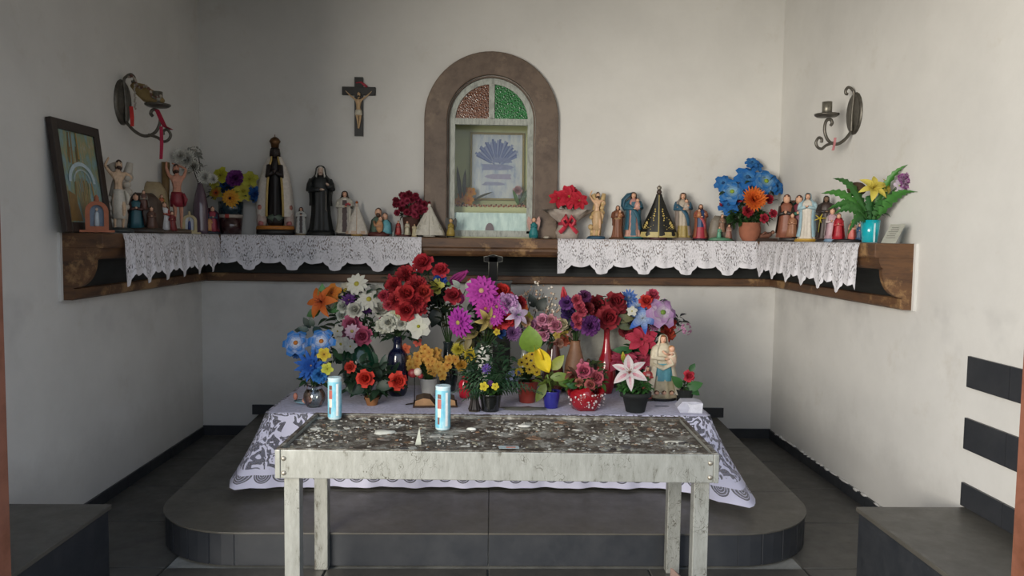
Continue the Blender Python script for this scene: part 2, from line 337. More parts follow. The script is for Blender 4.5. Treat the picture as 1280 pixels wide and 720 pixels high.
# platform with rounded front corners
PT = .17; PXB, PXF, PFY, PR = 1.84, 1.725, 3.615, .5
pl = thing('platform', 'low dark slate platform with rounded front corners under the altar', 'platform', (0, 4.8, 0)); pl['kind'] = 'structure'
pl.location = (0, 0, 0)
def outline(e=0):
    pts = [(-PXB+e, DY), (-PXF+e, PFY+PR)]
    pts += [(-PXF+PR-(PR-e)*cos(a), PFY+PR-(PR-e)*sin(a)) for a in [pi/2*k/10 for k in range(1, 11)]]
    return pts+[(-x, y) for x, y in pts[::-1]]
def flat(pts, z0, z1, mb, col=w):
    n = len(pts); return mb.add([(x, y, z0) for x, y in pts]+[(x, y, z1) for x, y in pts], [tuple(range(n))[::-1], tuple(range(n, 2*n))]+[(i, (i+1) % n, (i+1) % n+n, i+n) for i in range(n)], col)
flat(outline(.012), 0, PT-.009, MB()).build('core', GROUT, pl)
# tread slabs
def clipx(pts, xa, xb):
    def cl(P, f):
        out = []
        for i in range(len(P)):
            a, b = P[i], P[(i+1) % len(P)]; fa, fb = f(a), f(b)
            if fa >= 0: out.append(a)
            if fa*fb < 0: t = fa/(fa-fb); out.append((a[0]+(b[0]-a[0])*t, a[1]+(b[1]-a[1])*t))
        return out
    return cl(cl(pts, lambda p: p[0]-xa), lambda p: xb-p[0])
def clipy(pts, ya, yb): return [(x, y) for y, x in clipx([(y, x) for x, y in pts], ya, yb)]
O = outline(-.008)
for xa, xb in ((-2, 0), (0, 2)):
    for ya, yb in ((3.5, 4.232), (4.232, 5.15), (5.15, 6.06)):
        P = clipy(clipx(O, xa+.002, xb-.002), ya+.002, yb-.002)
        bevel(flat(P, PT-.009, PT, MB()).build('tread_tile', TREAD, pl), .0015)
# riser tiles: two long ones, short ones round the curve
def riser(pts):
    m = MB(); n = len(pts); 
    vs = [(x, y, .004) for x, y in pts]+[(x, y, PT-.01) for x, y in pts]; c = Vector((0, 4.9))
    inn = []
    for x, y in pts: d = (c-Vector((x, y))).normalized()*.012; inn.append((x+d.x, y+d.y))
    vs += [(x, y, .004) for x, y in inn]+[(x, y, PT-.01) for x, y in inn]
    fs = [(i, i+1, i+1+n, i+n) for i in range(n-1)]+[(i+n, i+1+n, i+1+3*n, i+3*n) for i in range(n-1)]+[(0, n, 3*n, 2*n), (n-1, 3*n-1, 4*n-1, 2*n-1)]+[(i+2*n, i+3*n, i+1+3*n, i+1+2*n) for i in range(n-1)]
    m.add(vs, fs, w); m.build('riser_tile', SLATE, pl)
for s in (-1, 1):
    riser([(s*.003, PFY), (s*(PXF-PR), PFY)])
    for k in range(6):
        a = [pi/2*(k+t)/6 for t in (.035, .5, .965)]
        riser([(s*(PXF-PR+PR*sin(q)), PFY+PR-PR*cos(q)) for q in a])
    ny = 5
    for k in range(ny):
        f0, f1 = (k+.01)/ny, (k+.99)/ny; riser([(s*(PXF+(PXB-PXF)*f), PFY+PR+(DY-.01-PFY-PR)*f) for f in (f0, f1)])
# skirting of black tiles
def skirt(name, segs, h, axis):
    o = None; base = MB()
    for a0, a1, z0 in segs:
        b = MB()
        n = max(1, round((a1-a0)/.33)); 
        for k in range(n):
            q0, q1 = a0+(a1-a0)*k/n+.002, a0+(a1-a0)*(k+1)/n-.002; t = rng.uniform(.012, .016)
            if axis == 'back': bb = slab(q0, q1, DY-t, DY, z0, z0+h)
            elif axis == 'left': bb = slab(-HX, -HX+t, q0, q1, z0, z0+h)
            else: bb = slab(HX-t, HX, q0, q1, z0, z0+h)
            if o is None: o = thing(name, None, None); o['kind'] = 'structure'
            bb.build('tile', SLATE, o)
skirt('baseboard_back', [(-HX, -PXB-.06, 0), (-PXB-.06, PXB+.06, PT), (PXB+.06, HX, 0)], .078, 'back')
skirt('baseboard_left', [(3.5, DY-.02, 0)], .07, 'left'); skirt('baseboard_right', [(3.5, DY-.02, 0)], .07, 'right')
bb_ = [o for o in bpy.data.objects if o.name == 'baseboard_right'][0]; m = MB(); rq = random.Random(12); ye = 3.5
while ye < DY-.05:
    L = rq.uniform(.03, .12); m.ball((HX-.006, ye+L/2, .07+rq.uniform(-.004, .004)), (.012, L*.6, rq.uniform(.004, .014)), w, 8, 5); ye += L*rq.uniform(.9, 2.2)
o = m.build('cement_edge', WALL, bb_); o['kind'] = 'stuff'
# benches by the doorway, and the tile bands on the right wall
BZ, BY = .343, 3.5
for s, lab in ((-1, 'low black slate bench along the left wall by the doorway'), (1, 'low black slate bench along the right wall below the black tile bands')):
    xa, xb = sorted((s*1.765, s*(HX-.002))); b = thing('bench', lab, 'bench', ((xa+xb)/2, 3.1, 0))
    m = slab(xa, xb, FY+.03, BY, 0, BZ-.022); m.xf(Matrix.Translation((-(xa+xb)/2, -3.1, 0))); m.build('base', SLATE, b)
    m = slab(xa-(.012 if s > 0 else 0), xb+(.012 if s < 0 else 0), FY+.03, BY+.01, BZ-.022, BZ); m.xf(Matrix.Translation((-(xa+xb)/2, -3.1, 0))); bevel(m.build('seat_slab', TREAD, b), .003)
zr = [(aX(1213, 445, HX), aX(1213, 484, HX)), (aX(1212, 523, HX), aX(1211, 562, HX)), (aX(1206, 603, HX), None)]
tr = thing('trim_3', None, None); tr['kind'] = 'structure'
for k, (t, b_) in enumerate(zr):
    z1 = t.z; z0 = b_.z if b_ else BZ+.002; yy = zr[0][0].y
    for j in range(3):
        slab(HX-.014, HX, yy-.3*(j+1)+.002, yy-.3*j-.002, z0, z1).build('band_tile', SLATE, tr)
# ------------------------------------------------------------------ shelf round three walls
YL, YR = aX(75, 330, -HX).y, aX(1144, 345, HX).y
def sweep(prof, mb, col=w, e=0.0, yl=None, yr=None):
    n = len(prof); st = []
    g = .001
    for f in (lambda d: (-HX+g+d, (yl or YL)+e), lambda d: (-HX+g+d, DY-g-d), lambda d: (HX-g-d, DY-g-d), lambda d: (HX-g-d, (yr or YR)+e)):
        st += [(*f(d), z) for d, z in prof]
    fs = [(i*n+k, i*n+(k+1) % n, (i+1)*n+(k+1) % n, (i+1)*n+k) for i in range(3) for k in range(n)]
    fs += [tuple(range(n))[::-1], tuple(3*n+k for k in range(n))]
    return mb.add(st, fs, col)
sh = thing('altar_shelf', 'long worn brown wooden shelf with dark cove, running round three walls at eye level', 'shelf')
bevel(sweep([(0, 1.52), (.22, 1.52), (.225, 1.53), (.225, 1.595), (.22, 1.6), (0, 1.6)], MB()).build('top_board', SHELFW, sh), .003)
sweep([(0, 1.46), (.175, 1.46), (.19, 1.475), (.2, 1.5), (.2, 1.52), (0, 1.52)], MB()).build('moulding', SHELFW, sh)
cv = [(0, 1.46), (.16, 1.46)]+[(.16-.105*sin(a), 1.46-.155*(1-cos(a))-.0*a) for a in [pi/2*k/8 for k in range(1, 9)]]+[(0, 1.305)]
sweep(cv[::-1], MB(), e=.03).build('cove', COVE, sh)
sweep([(0, 1.24), (.06, 1.24), (.075, 1.25), (.075, 1.3), (.06, 1.305), (0, 1.305)], MB()).build('bottom_lip', SHELFW, sh)
for s, yy in ((-1, YL), (1, YR)):   # scrolled end brackets
    pr = [(0, 1.305), (0, 1.46), (.19, 1.46)]+[(.065+.115*cos(a), 1.455-.15*sin(a)) for a in [pi/2*k/8 for k in range(9)]]
    m = MB(); q = [(s*(HX-.001-d), z) for d, z in pr]; m.prism(q, yy, yy+.035, w); m.build('end_bracket', SHELFW, sh)

for sg, yy in ((-1, YL), (1, YR)):   # plaster left along the wall beside each shelf end
    slab(min(sg*HX, sg*(HX-.014)), max(sg*HX, sg*(HX-.014)), yy-.02, yy, 1.235, 1.6).build('plaster_strip', WALL, sh)
# lace runners hanging over the shelf edge
def lace(label, pts_fn, L, drop, seed, tilt=.0, zt=1.602, big=.325, lab_y=None):
    """pts_fn(s, out) -> x, y for a run s along the shelf edge and a distance out from it"""
    n = int(L/.008); m = MB(); rr = random.Random(seed); ph = rr.random(); uv = []
    rows = [(-.19, 0), (-.1, 0), (0, 0)]+[(0, k/7) for k in range(1, 8)]
    vs = []
    for i in range(n+1):
        s = L*i/n; p = (s/big+ph) % 1
        if p < .56: q = sin(p/.56*pi)**.5*.055+.022*(.12 < p < .44)*min(1, min(p-.12, .44-p)/.03)
        else: q = sin((p-.56)/.44*pi)**.35*.024
        q += .006*noise.noise(Vector((s*14, seed, 0)))
        d = drop(s)+q
        for a, t in rows:
            fo = (.004+.012*t)*sin(s*2*pi/(big/2)+seed)*(.4+.6*t)+.004*noise.noise(Vector((s*9, t*2, seed)))
            out = a if t == 0 else .006+tilt*t+max(0, fo)+.004
            x, y = pts_fn(s, out); vs.append((x, y, zt-(d*t if t else 0))); uv.append((s, (d*(1-t) if t or a == 0 else d-a)))
    R_ = len(rows); fs = [(i*R_+k, (i+1)*R_+k, (i+1)*R_+k+1, i*R_+k+1) for i in range(n) for k in range(R_-1)]
    m.add(vs, fs, w, True); o = m.build('lace_runner', LACE); ul = o.data.uv_layers.new(name='UVMap')
    for lp in o.data.loops: ul.data[lp.index].uv = uv[lp.vertex_index]
    return tag(o, label, 'lace', 'lace runners on the shelf')
XE = HX-.226; YB = DY-.226
y0, y1 = aX(153, 300, -XE).y, YB-.03
lace('white lace runner with pointed folds on the left arm of the shelf', lambda s, o: (-XE+o, y0+s), y1-y0, lambda s: .225-.02*s, 3, .01, big=.26)
x0, x1 = -XE+.01, aY(527, 300, YB).x
lace('white scalloped lace runner on the back shelf, left of the arched niche', lambda s, o: (x0+s, YB-o), x1-x0, lambda s: .19, 5)
x0b, x1b = aY(697, 300, YB).x, XE-.01
lace('white scalloped lace runner on the back shelf, right of the arched niche', lambda s, o: (x0b+s, YB-o), x1b-x0b, lambda s: .19, 8)
y0r, y1r = aX(1075, 310, XE).y, YB-.03
lace('white lace runner with deep points on the right arm of the shelf', lambda s, o: (XE-o, y0r+s), y1r-y0r, lambda s: .225-.02*s, 11, .01, big=.26)

# ------------------------------------------------------------------ niche
ni = thing('niche_surround', 'broad brown daubed arch framing the glazed niche on the back wall', 'arch', (AX, DY, NB)); T0 = Matrix.Translation((-AX, -DY, -NB))
def archband(ri, ro, y0, y1, zb, n=32, col=w):
    m = MB(); I = [(AX-ri, zb)]+arch(ri, n)+[(AX+ri, zb)]; Oo = [(AX-ro, zb)]+arch(ro, n)+[(AX+ro, zb)]; k = len(I)
    vs = [(x, y, z) for y in (y0, y1) for P in (I, Oo) for x, z in P]
    fs = []
    for i in range(k-1): fs += [(i, i+1, k+i+1, k+i), (2*k+i, 3*k+i, 3*k+i+1, 2*k+i+1), (i, 2*k+i, 2*k+i+1, i+1), (k+i, k+i+1, 3*k+i+1, 3*k+i)]
    fs += [(0, k, 3*k, 2*k), (k-1, 3*k-1, 4*k-1, 2*k-1)]
    return m.add(vs, fs, col)
bevel(archband(RI+.001, RO, DY-.05, DY, NB+.001).xf(T0).build('surround', ARCHM, ni), .008)
archband(RI-.012, RI, DY+.0, DY+.06, NB+.001).xf(T0).build('reveal', ARCHM, ni)  # shadow round the window frame, put in as brown paint
archband(RI-.012, RI, DY+.06, DY+.58, NB+.001).xf(T0).build('lining', NICHEW, ni)
slab(AX-RI+.012, AX+RI-.012, DY+.02, DY+.58, NB, NB+.01).xf(T0).build('sill', NICHEW, ni)
m = MB(); P = [(AX-RI, NB)]+arch(RI)+[(AX+RI, NB)]; m.prism(P, DY+.5, DY+.52, w); m.xf(T0).build('back_panel', NICHEW, ni)
wn = thing('window_1', None, None, (AX, DY, NB)); wn['kind'] = 'structure'
WY = DY+.03; FI = RI-.0125
archband(FI-.045, FI, WY, WY+.04, NB+.04).xf(T0).build('window_frame', WHITEF, wn)
ZT = aY(612, 152, WY).z
slab(AX-FI+.04, AX+FI-.04, WY+.002, WY+.038, ZT-.024, ZT+.024).xf(T0).build('transom', WHITEF, wn)
slab(AX-.022, AX+.022, WY+.002, WY+.038, ZT+.028, SP+FI-.045).xf(T0).build('mullion', WHITEF, wn)
slab(AX-FI, AX+FI, WY, WY+.04, NB+.011, NB+.06).xf(T0).build('bottom_rail', WHITEF, wn)
for s, mt, nm in ((-1, AMBER, 'amber'), (1, GREEN, 'green')):
    m = MB(); Pz = [(AX+s*.02, ZT+.022)]; rr_ = FI-.04
    zc = ZT+.022-SP; a0 = math.asin(max(-1, min(1, zc/rr_)))
    a1 = math.acos(.02/rr_); pts = [(AX+s*rr_*cos(a), SP+rr_*sin(a)) for a in [a0+(a1-a0)*k/14 for k in range(15)]]
    m.prism(Pz+pts, WY+.016, WY+.024, w); o = m.xf(T0).build('pane', mt, wn); o['label'] = f'{nm} pebbled glass pane in the arch of the niche window'
slab(AX-FI+.045, AX+FI-.045, WY+.018, WY+.022, NB+.055, ZT-.027).xf(T0).build('pane', GLASS, wn)
# panel and things inside the niche
zf = aY(612, 266, WY+.05).z
o = slab(AX-FI+.045, AX+FI-.045, WY+.045, WY+.055, NB+.011, zf); o = o.build('mottled_panel', FROST); tag(o, 'pale blue mottled panel standing low behind the niche glass', 'panel')
m = MB(); c = aY(612, 284, WY+.04); m.prism([(c.x-.035*cos(a), NB+.062+.06*sin(a)) for a in [pi*k/10 for k in range(11)]], WY+.03, WY+.043, hx('6e5560')); tag(m.build('round_badge', PAINT), 'small purple half round badge at the foot of the niche window', 'badge')
def picture(name, label, w_, h_, fr, mat, fcol, loc, rot, dp=.025, fm=None, relief=None):
    t = thing(name, label, 'picture', loc); t.rotation_euler = rot
    m = MB()
    for s in (-1, 1): m.box((s*(w_/2-fr/2), 0, h_/2), (fr, dp, h_), fcol); m.box((0, 0, h_/2+s*(h_/2-fr/2)), (w_-2*fr, dp, fr), fcol)
    bevel(m.build('picture_frame', fm or PAINT, t), .003)
    MB().box((0, .002, h_/2), (w_-2*fr+.004, .008, h_-2*fr+.004), w).build('print', mat, t)
    if relief: relief(t, w_, h_)
    return t
def fan(t, w_, h_):
    m = MB()
    for k in range(30):
        a = radians(155-130*k/29); q = .10+.05*sin(k*2.3); c = Vector((.0, -.003-.00004*k, h_*.5)); L = h_*(.36+.03*sin(k*1.7))
        d = Vector((cos(a)*.95, 0, sin(a)*1.05)); n_ = Vector((-d.z, 0, d.x))*.009; p0 = c+d*h_*q; p1 = c+d*L
        m.add([p0-n_*.4, p0+n_*.4, p1+n_*(.8+.5*(k % 2)), p1-n_], [(3, 2, 1, 0)], hx(['4c5a96', '6c78b0', '5a66a0', '8c94c0'][k % 4]))
    m.build('printed_rays', PAINT, t)
    m = MB(); c = (0, -.003, h_*.42)
    for ox, oz, a, b_, cl in ((-.02, .04, .13, .035, '8c90bc'), (.03, -.04, .11, .03, 'a49cc0'), (-.04, -.1, .09, .02, '9a9ac0'), (.05, .1, .08, .03, '7c84b4')): m.prism([(ox+a*cos(q)*(1+.25*sin(3*q+oz*40)), c[2]+oz+b_*sin(q)*(1+.3*cos(2*q))) for q in [2*pi*k/18 for k in range(18)]], -.0045+oz*.003, -.003, hx(cl))
    m.build('printed_shape', PAINT, t)
pY = DY+.46; a = aY(587, 250, pY); b = aY(656, 166, pY)
picture('framed_print', 'gold framed pale print with blue rays inside the glazed niche', b.x-a.x, b.z-a.z, .018, PR_HAND, hx('8f7a3c'), ((a.x+b.x)/2, pY, a.z), (radians(-2), 0, 0), relief=fan)
o = slab(AX-.3, AX+.3, DY+.25, DY+.49, NB+.01, aY(600, 258, pY).z-.01).build('inner_step', NICHEW); tag(o, 'small plastered step inside the niche carrying the gold framed print', 'step')
# ------------------------------------------------------------------ altar and its cloth
ZA = .6; AXW = 1.27; AF, AB = 4.27, 5.12
al = thing('altar', 'dark slate altar block hidden under the lace tablecloth', 'altar', (0, 4.7, PT))
slab(-1.18, 1.18, -.36, .4, 0, .39).build('base', SLATE, al); slab(-AXW, AXW, AF-4.7, AB-4.7, .39, ZA-PT-.004).build('altar_top', SLATE, al)
def tablecloth():
    base = []; r = .05                       # outline of the top, from back left round the front to back right
    base += [(-AXW, AB-.02-(AB-AF-r-.02)*k/30, -1, 0) for k in range(30)]
    base += [(-AXW+r-r*cos(q), AF+r-r*sin(q), -cos(q), -sin(q)) for q in [pi/2*k/8 for k in range(9)]]
    nb = 150; base += [(-AXW+r+(2*AXW-2*r)*k/nb, AF, 0, -1) for k in range(1, nb)]
    base += [(AXW-r+r*sin(q), AF+r-r*cos(q), sin(q), -cos(q)) for q in [pi/2*k/8 for k in range(9)]]
    base += [(AXW, AF+r+(AB-AF-r-.02)*k/30, 1, 0) for k in range(1, 31)]
    m = MB(); vs = []; uv = []; T = 14; n = len(base); s = 0; px_ = None
    for x, y, nx, ny in base:
        b_ = (x+nx*.14, y+ny*.14)
        if px_: s += sqrt((b_[0]-px_[0])**2+(b_[1]-px_[1])**2)
        px_ = b_
        cl_ = max(0, 1-math.hypot(abs(x)-AXW, y-AF)/.35)           # nearness to a front corner
        cn = cl_**1.5; side = 1 if x > 0 else -1
        H = .412+.008*cn+(.005 if x > .8 and ny < -.5 else 0)*(min(1, (abs(x)-.8)/.4)); H = min(H, .424)
        fl_ = .035+(.13 if side < 0 else .09)*cn
        if abs(nx) > .5: fl_ += .05
        # top: two inner rings
        vs.append((x*.5, AF+(y-AF)*.5+.2, ZA)); uv.append((s, .43+.4))
        vs.append((x-nx*.03, y-ny*.03, ZA)); uv.append((s, H+.03))
        for k in range(T+1):
            t = k/T; o = .006+fl_*t**1.1+(.012*sin(s*21)+.006*sin(s*47+1))*t
            fr = cl_**2.6*t**1.3*(.36 if side > 0 else .04)
            z = ZA-(.004 if k == 0 else 0)-H*t*(1-.12*cn*t)
            vs.append((x+nx*o, y+ny*o-fr, z)); uv.append((s+fl_*t*(nx if 0 else 0), H*(1-t)))
    R_ = T+3
    fs = [(i*R_+k, (i+1)*R_+k, (i+1)*R_+k+1, i*R_+k+1) for i in range(n-1) for k in range(R_-1)]
    m.add(vs, fs, w, True); 
    i0 = len(m.v)
    # flat top sheet
    nx_, ny_ = 60, 20
    tv = []
    for i in range(nx_+1):
        for j in range(ny_+1):
            x = -AXW+.02+(2*AXW-.04)*i/nx_; y = AF+.02+(AB-AF-.04)*j/ny_; z = ZA+.0015+.0015*noise.noise(Vector((x*6, y*9, 1)))
            tv.append((x, y, z)); uv.append((x, .6+y-AF))
    m.add(tv, [(i*(ny_+1)+j, (i+1)*(ny_+1)+j, (i+1)*(ny_+1)+j+1, i*(ny_+1)+j+1) for i in range(nx_) for j in range(ny_)], w, True)
    o = m.build('tablecloth', CLOTH); ul = o.data.uv_layers.new(name='UVMap')
    for lp in o.data.loops: ul.data[lp.index].uv = uv[lp.vertex_index]
    tag(o, 'lilac white lace tablecloth draped over the altar, hanging almost to the platform', 'tablecloth')
tablecloth()

# ------------------------------------------------------------------ silver offering table
TZ = .73; LX = .04; TRZ = radians(-1.2)
tb = thing('offering_table', 'long silver painted table with flaking paint and grimy tray top, in front of the altar', 'table', (LX, 3.37, 0), TRZ)
hw, hd = .905, .325
def bx(name, x0, x1, y0, y1, z0, z1, mat, par=tb, bv=.003): return bevel(slab(x0, x1, y0, y1, z0, z1).build(name, mat, par), bv)
bx('front_board', -hw+.022, hw-.022, -hd, -hd+.022, TZ-.118, TZ, SILVER); bx('rear_board', -hw+.022, hw-.022, hd-.022, hd, TZ-.118, TZ, SILVER)
for s in (-1, 1): bx('side_board', min(s*hw, s*(hw-.022)), max(s*hw, s*(hw-.022)), -hd-.004, hd, TZ-.118, TZ+.001, SILVER)
for nm_, q_ in (('f', (-hw+.002, hw-.002, -hd+.006, -hd+.02)), ('b', (-hw+.002, hw-.002, hd-.021, hd-.001)), ('l', (-hw+.001, -hw+.021, -hd+.02, hd-.021)), ('r', (hw-.021, hw-.001, -hd+.02, hd-.021))): bx('rim_strip', *q_, TZ, TZ+.004, TRAY)
bx('inner_lip', -hw+.022, hw-.022, hd-.03, hd-.022, TZ-.03, TZ-.001, TRAY)
bx('tray', -hw+.022, hw-.022, -hd+.022, hd-.022, TZ-.04, TZ-.012, TRAY)
for sx_ in (-1, 1):
    for sy in (-1, 1):
        xa = sx_*(hw-.06); ya = -hd+.055 if sy < 0 else hd-.11
        lg = bx('leg', xa-.032, xa+.032, ya-.028, ya+.028, 0, TZ-.04, SILVER)
        if sy < 0:
            for dz in (-.035, -.095):
                MB().lathe([(0, .011), (.004, .01), (.008, .004)], 8, hx('b8b0a0')).xf(Matrix.Translation((sx_*(hw-.035), -hd+.001, TZ+dz)) @ Matrix.Rotation(pi/2, 4, 'X')).build('bolt', METAL, tb)
# crust of wax, ash and scraps: nobody could count it
rr = random.Random(5); m = MB(); cols = [hx(c) for c in ('9c9a90', '8b897f', '77725f', '4a3f34', '2c2622', '5b4634', 'b4b3aa', '6c6458', '3c342c', '4e4438', '74563c')]
for k in range(1900):
    x, y = rr.uniform(-hw+.03, hw-.03), rr.uniform(-hd+.03, hd-.03)
    dens = noise.noise(Vector((x*3, y*6, 4)))
    if dens < -.1 and rr.random() < .75: continue
    r = rr.uniform(.003, .009)*(3.4 if rr.random() < .1 else 1); n = 7; a0 = rr.random()*6; h = rr.uniform(.0015, .007)
    ci = rr.choice(cols[:3]+cols[6:7] if dens > .18 else cols); q = [(x+r*rr.uniform(.5, 1.3)*cos(a0+2*pi*i/n)*1.3, y+r*rr.uniform(.5, 1.3)*sin(a0+2*pi*i/n)) for i in range(n)]
    z0 = TZ-.013
    m.add([(a, b, z0) for a, b in q]+[(x+(a-x)*.7, y+(b-y)*.7, z0+h*rr.uniform(.6, 1)) for a, b in q], [tuple(range(n, 2*n))]+[(i, (i+1) % n, (i+1) % n+n, i+n) for i in range(n)], mixc(ci, (.3, .3, .3), rr.random()*.2))
o = m.build('wax_and_scraps', MATTE); o.location = tb.location; o.rotation_euler = tb.rotation_euler
tag(o, 'crust of spilled wax, ash and dry scraps on the silver table tray', 'wax crust', kind='stuff')
# larger pieces lying on it
def blob(name, label, cat, px, py, rx, ry, h, col, z=TZ-.012, mat=None, n=14, seed=1):
    rr = random.Random(seed); p = aZ(px, py, z); m = MB(); q = [1+rr.uniform(-.3, .3) for _ in range(n)]
    R0 = [(rx*q[i]*cos(2*pi*i/n), ry*q[i]*sin(2*pi*i/n)) for i in range(n)]
    m.add([(a, b, 0) for a, b in R0]+[(a*.85, b*.85, h) for a, b in R0]+[(0, 0, h*1.3)], [(i, (i+1) % n, n+(i+1) % n, n+i) for i in range(n)]+[(n+i, n+(i+1) % n, 2*n) for i in range(n)], hx(col), True)
    o = m.build(name, mat or PAINT); o.location = p; return tag(o, label, cat)
blob('wax_puddle', 'largest pale wax puddle left of the middle of the silver table', 'wax', 480, 541, .045, .035, .009, 'bdbdb2', seed=2)
blob('wax_puddle', 'small white wax drop right of the candle on the silver table', 'wax', 590, 537, .022, .012, .008, 'd6d6cc', seed=3)
blob('wax_puddle', 'pale wax patch towards the right end of the silver table', 'wax', 845, 553, .05, .02, .006, 'b5b2a4', seed=4)
blob('wax_puddle', 'pale wax drop near the rear edge above the table middle right', 'wax', 655, 533, .03, .016, .007, 'c4c2b8', seed=6)
p = aZ(523, 556, TZ-.01); m = MB(); m.add([(-.014, 0, 0), (.012, .004, 0), (.004, 0, .075), (-.002, .012, .03)], [(0, 1, 2), (0, 2, 3), (1, 3, 2), (0, 3, 1)], hx('b9bcae')); o = m.build('wax_shard', PAINT); o.location = p; tag(o, 'pointed shard of pale wax standing upright on the silver table', 'wax')
p = aZ(636, 559, TZ-.004); m = MB(); m.box((0, 0, 0), (.085, .035, .0015), hx('a9b7b8')); m.box((.008, -.004, .001), (.04, .014, .001), hx('b8705c')); o = m.build('holy_card', PAINT); o.location = p; o.rotation_euler = (.03, .02, .1); tag(o, 'small printed card lying at the front edge of the silver table', 'card')
p = aZ(838, 712, 0); m = MB(); m.add([(-.03, -.02, 0), (.035, -.02, 0), (.03, .02, 0), (-.025, .02, 0), (-.028, 0, .06), (-.015, 0, .055), (.03, 0, .012)], [(0, 1, 6, 5, 4), (3, 4, 5, 6, 2), (0, 4, 3), (1, 2, 6), (0, 3, 2, 1)], hx('8c7468')); o = m.build('brick_fragment', MATTE); o.location = (p.x, 3.47, 0); tag(o, 'pinkish brick fragment on the floor by the right rear leg of the silver table', 'brick')

# ------------------------------------------------------------------ candles on the silver table
def candle(label, px, pyb, pyt, wpx):
    p = aZ(px, pyb, TZ-.01); H = (pyb-pyt)/FPX*p.y; r = wpx/2/FPX*p.y
    t = thing('votive_candle', label, 'candle', (p.x, p.y, TZ-.011), 0, None)
    MB().lathe([(0, r*.92), (.006, r), (H-.01, r), (H-.004, r*1.04), (H, r*.98), (H-.003, r*.85)], 24, hx('bcd5da')).build('candle_glass', GLOSS, t)
    m = MB(); m.lathe([(.012, r*1.015), (H-.02, r*1.015)], 24, w, a0=0, a1=2*pi, cap=False); m.build('label_sheet', PR_CANDLE, t)
    # figure printed on the label
    m = MB()
    def patch(a, z0, z1, wd, c):
        n = 4; vs = []
        for i in range(n+1): q = a+wd*(i/n-.5); vs += [(r*1.03*cos(q), r*1.03*sin(q), z0), (r*1.03*cos(q), r*1.03*sin(q), z1)]
        m.add(vs, [(2*i, 2*i+2, 2*i+3, 2*i+1) for i in range(n)], hx(c))
    fa = radians(-115); patch(fa, H*.72, H*.82, .5, '6a3c30'); patch(fa, H*.5, H*.71, .55, 'a8584e'); patch(fa, H*.3, H*.5, .45, 'd8d0c4'); patch(fa-.1, H*.14, H*.3, .3, '70504a'); patch(fa+1.0, H*.1, H*.86, .35, 'e4e6e2')
    m.build('printed_figure', PAINT, t); MB().lathe([(H-.03, r*.9), (H-.028, .001)], 16, hx('e4ded0')).build('wax', PAINT, t)
candle('tall pale blue votive candle at the left rear corner of the silver table', 418.5, 523, 470, 17)
candle('tall pale blue votive candle near the middle of the silver table', 553.5, 536, 480, 19)

# ------------------------------------------------------------------ statuettes
SKIN, DSK, HAIR = 'd9a98c', '2a201c', '4a2e20'
def face_sel(skin, hair, hl=.35):
    s, h = hx(skin), hx(hair)
    return lambda x, y, z: h if (y > .25 or z > hl+.3*(1-abs(x)) or (abs(x) > .8 and z > -.3)) else s
PROF = {'slim': [(.05, .14), (.1, .125), (.3, .105), (.5, .1), (.6, .108), (.7, .115), (.78, .105), (.82, .08), (.85, .04)],
        'wide': [(.05, .21), (.12, .19), (.3, .155), (.5, .125), (.62, .125), (.72, .125), (.79, .11), (.83, .075), (.86, .04)],
        'bell': [(.05, .3), (.08, .3), (.2, .26), (.4, .19), (.6, .125), (.74, .075), (.82, .05), (.86, .035)],
        'kneel': [(.05, .32), (.15, .31), (.3, .25), (.45, .21), (.6, .17), (.72, .14), (.8, .07), (.83, .05)]}
def pr_r(prof, z):
    for (a, ra), (b, rb) in zip(prof[:-1], prof[1:]):
        if a <= z <= b: return ra+(rb-ra)*(z-a)/(b-a)
    return prof[-1][1]
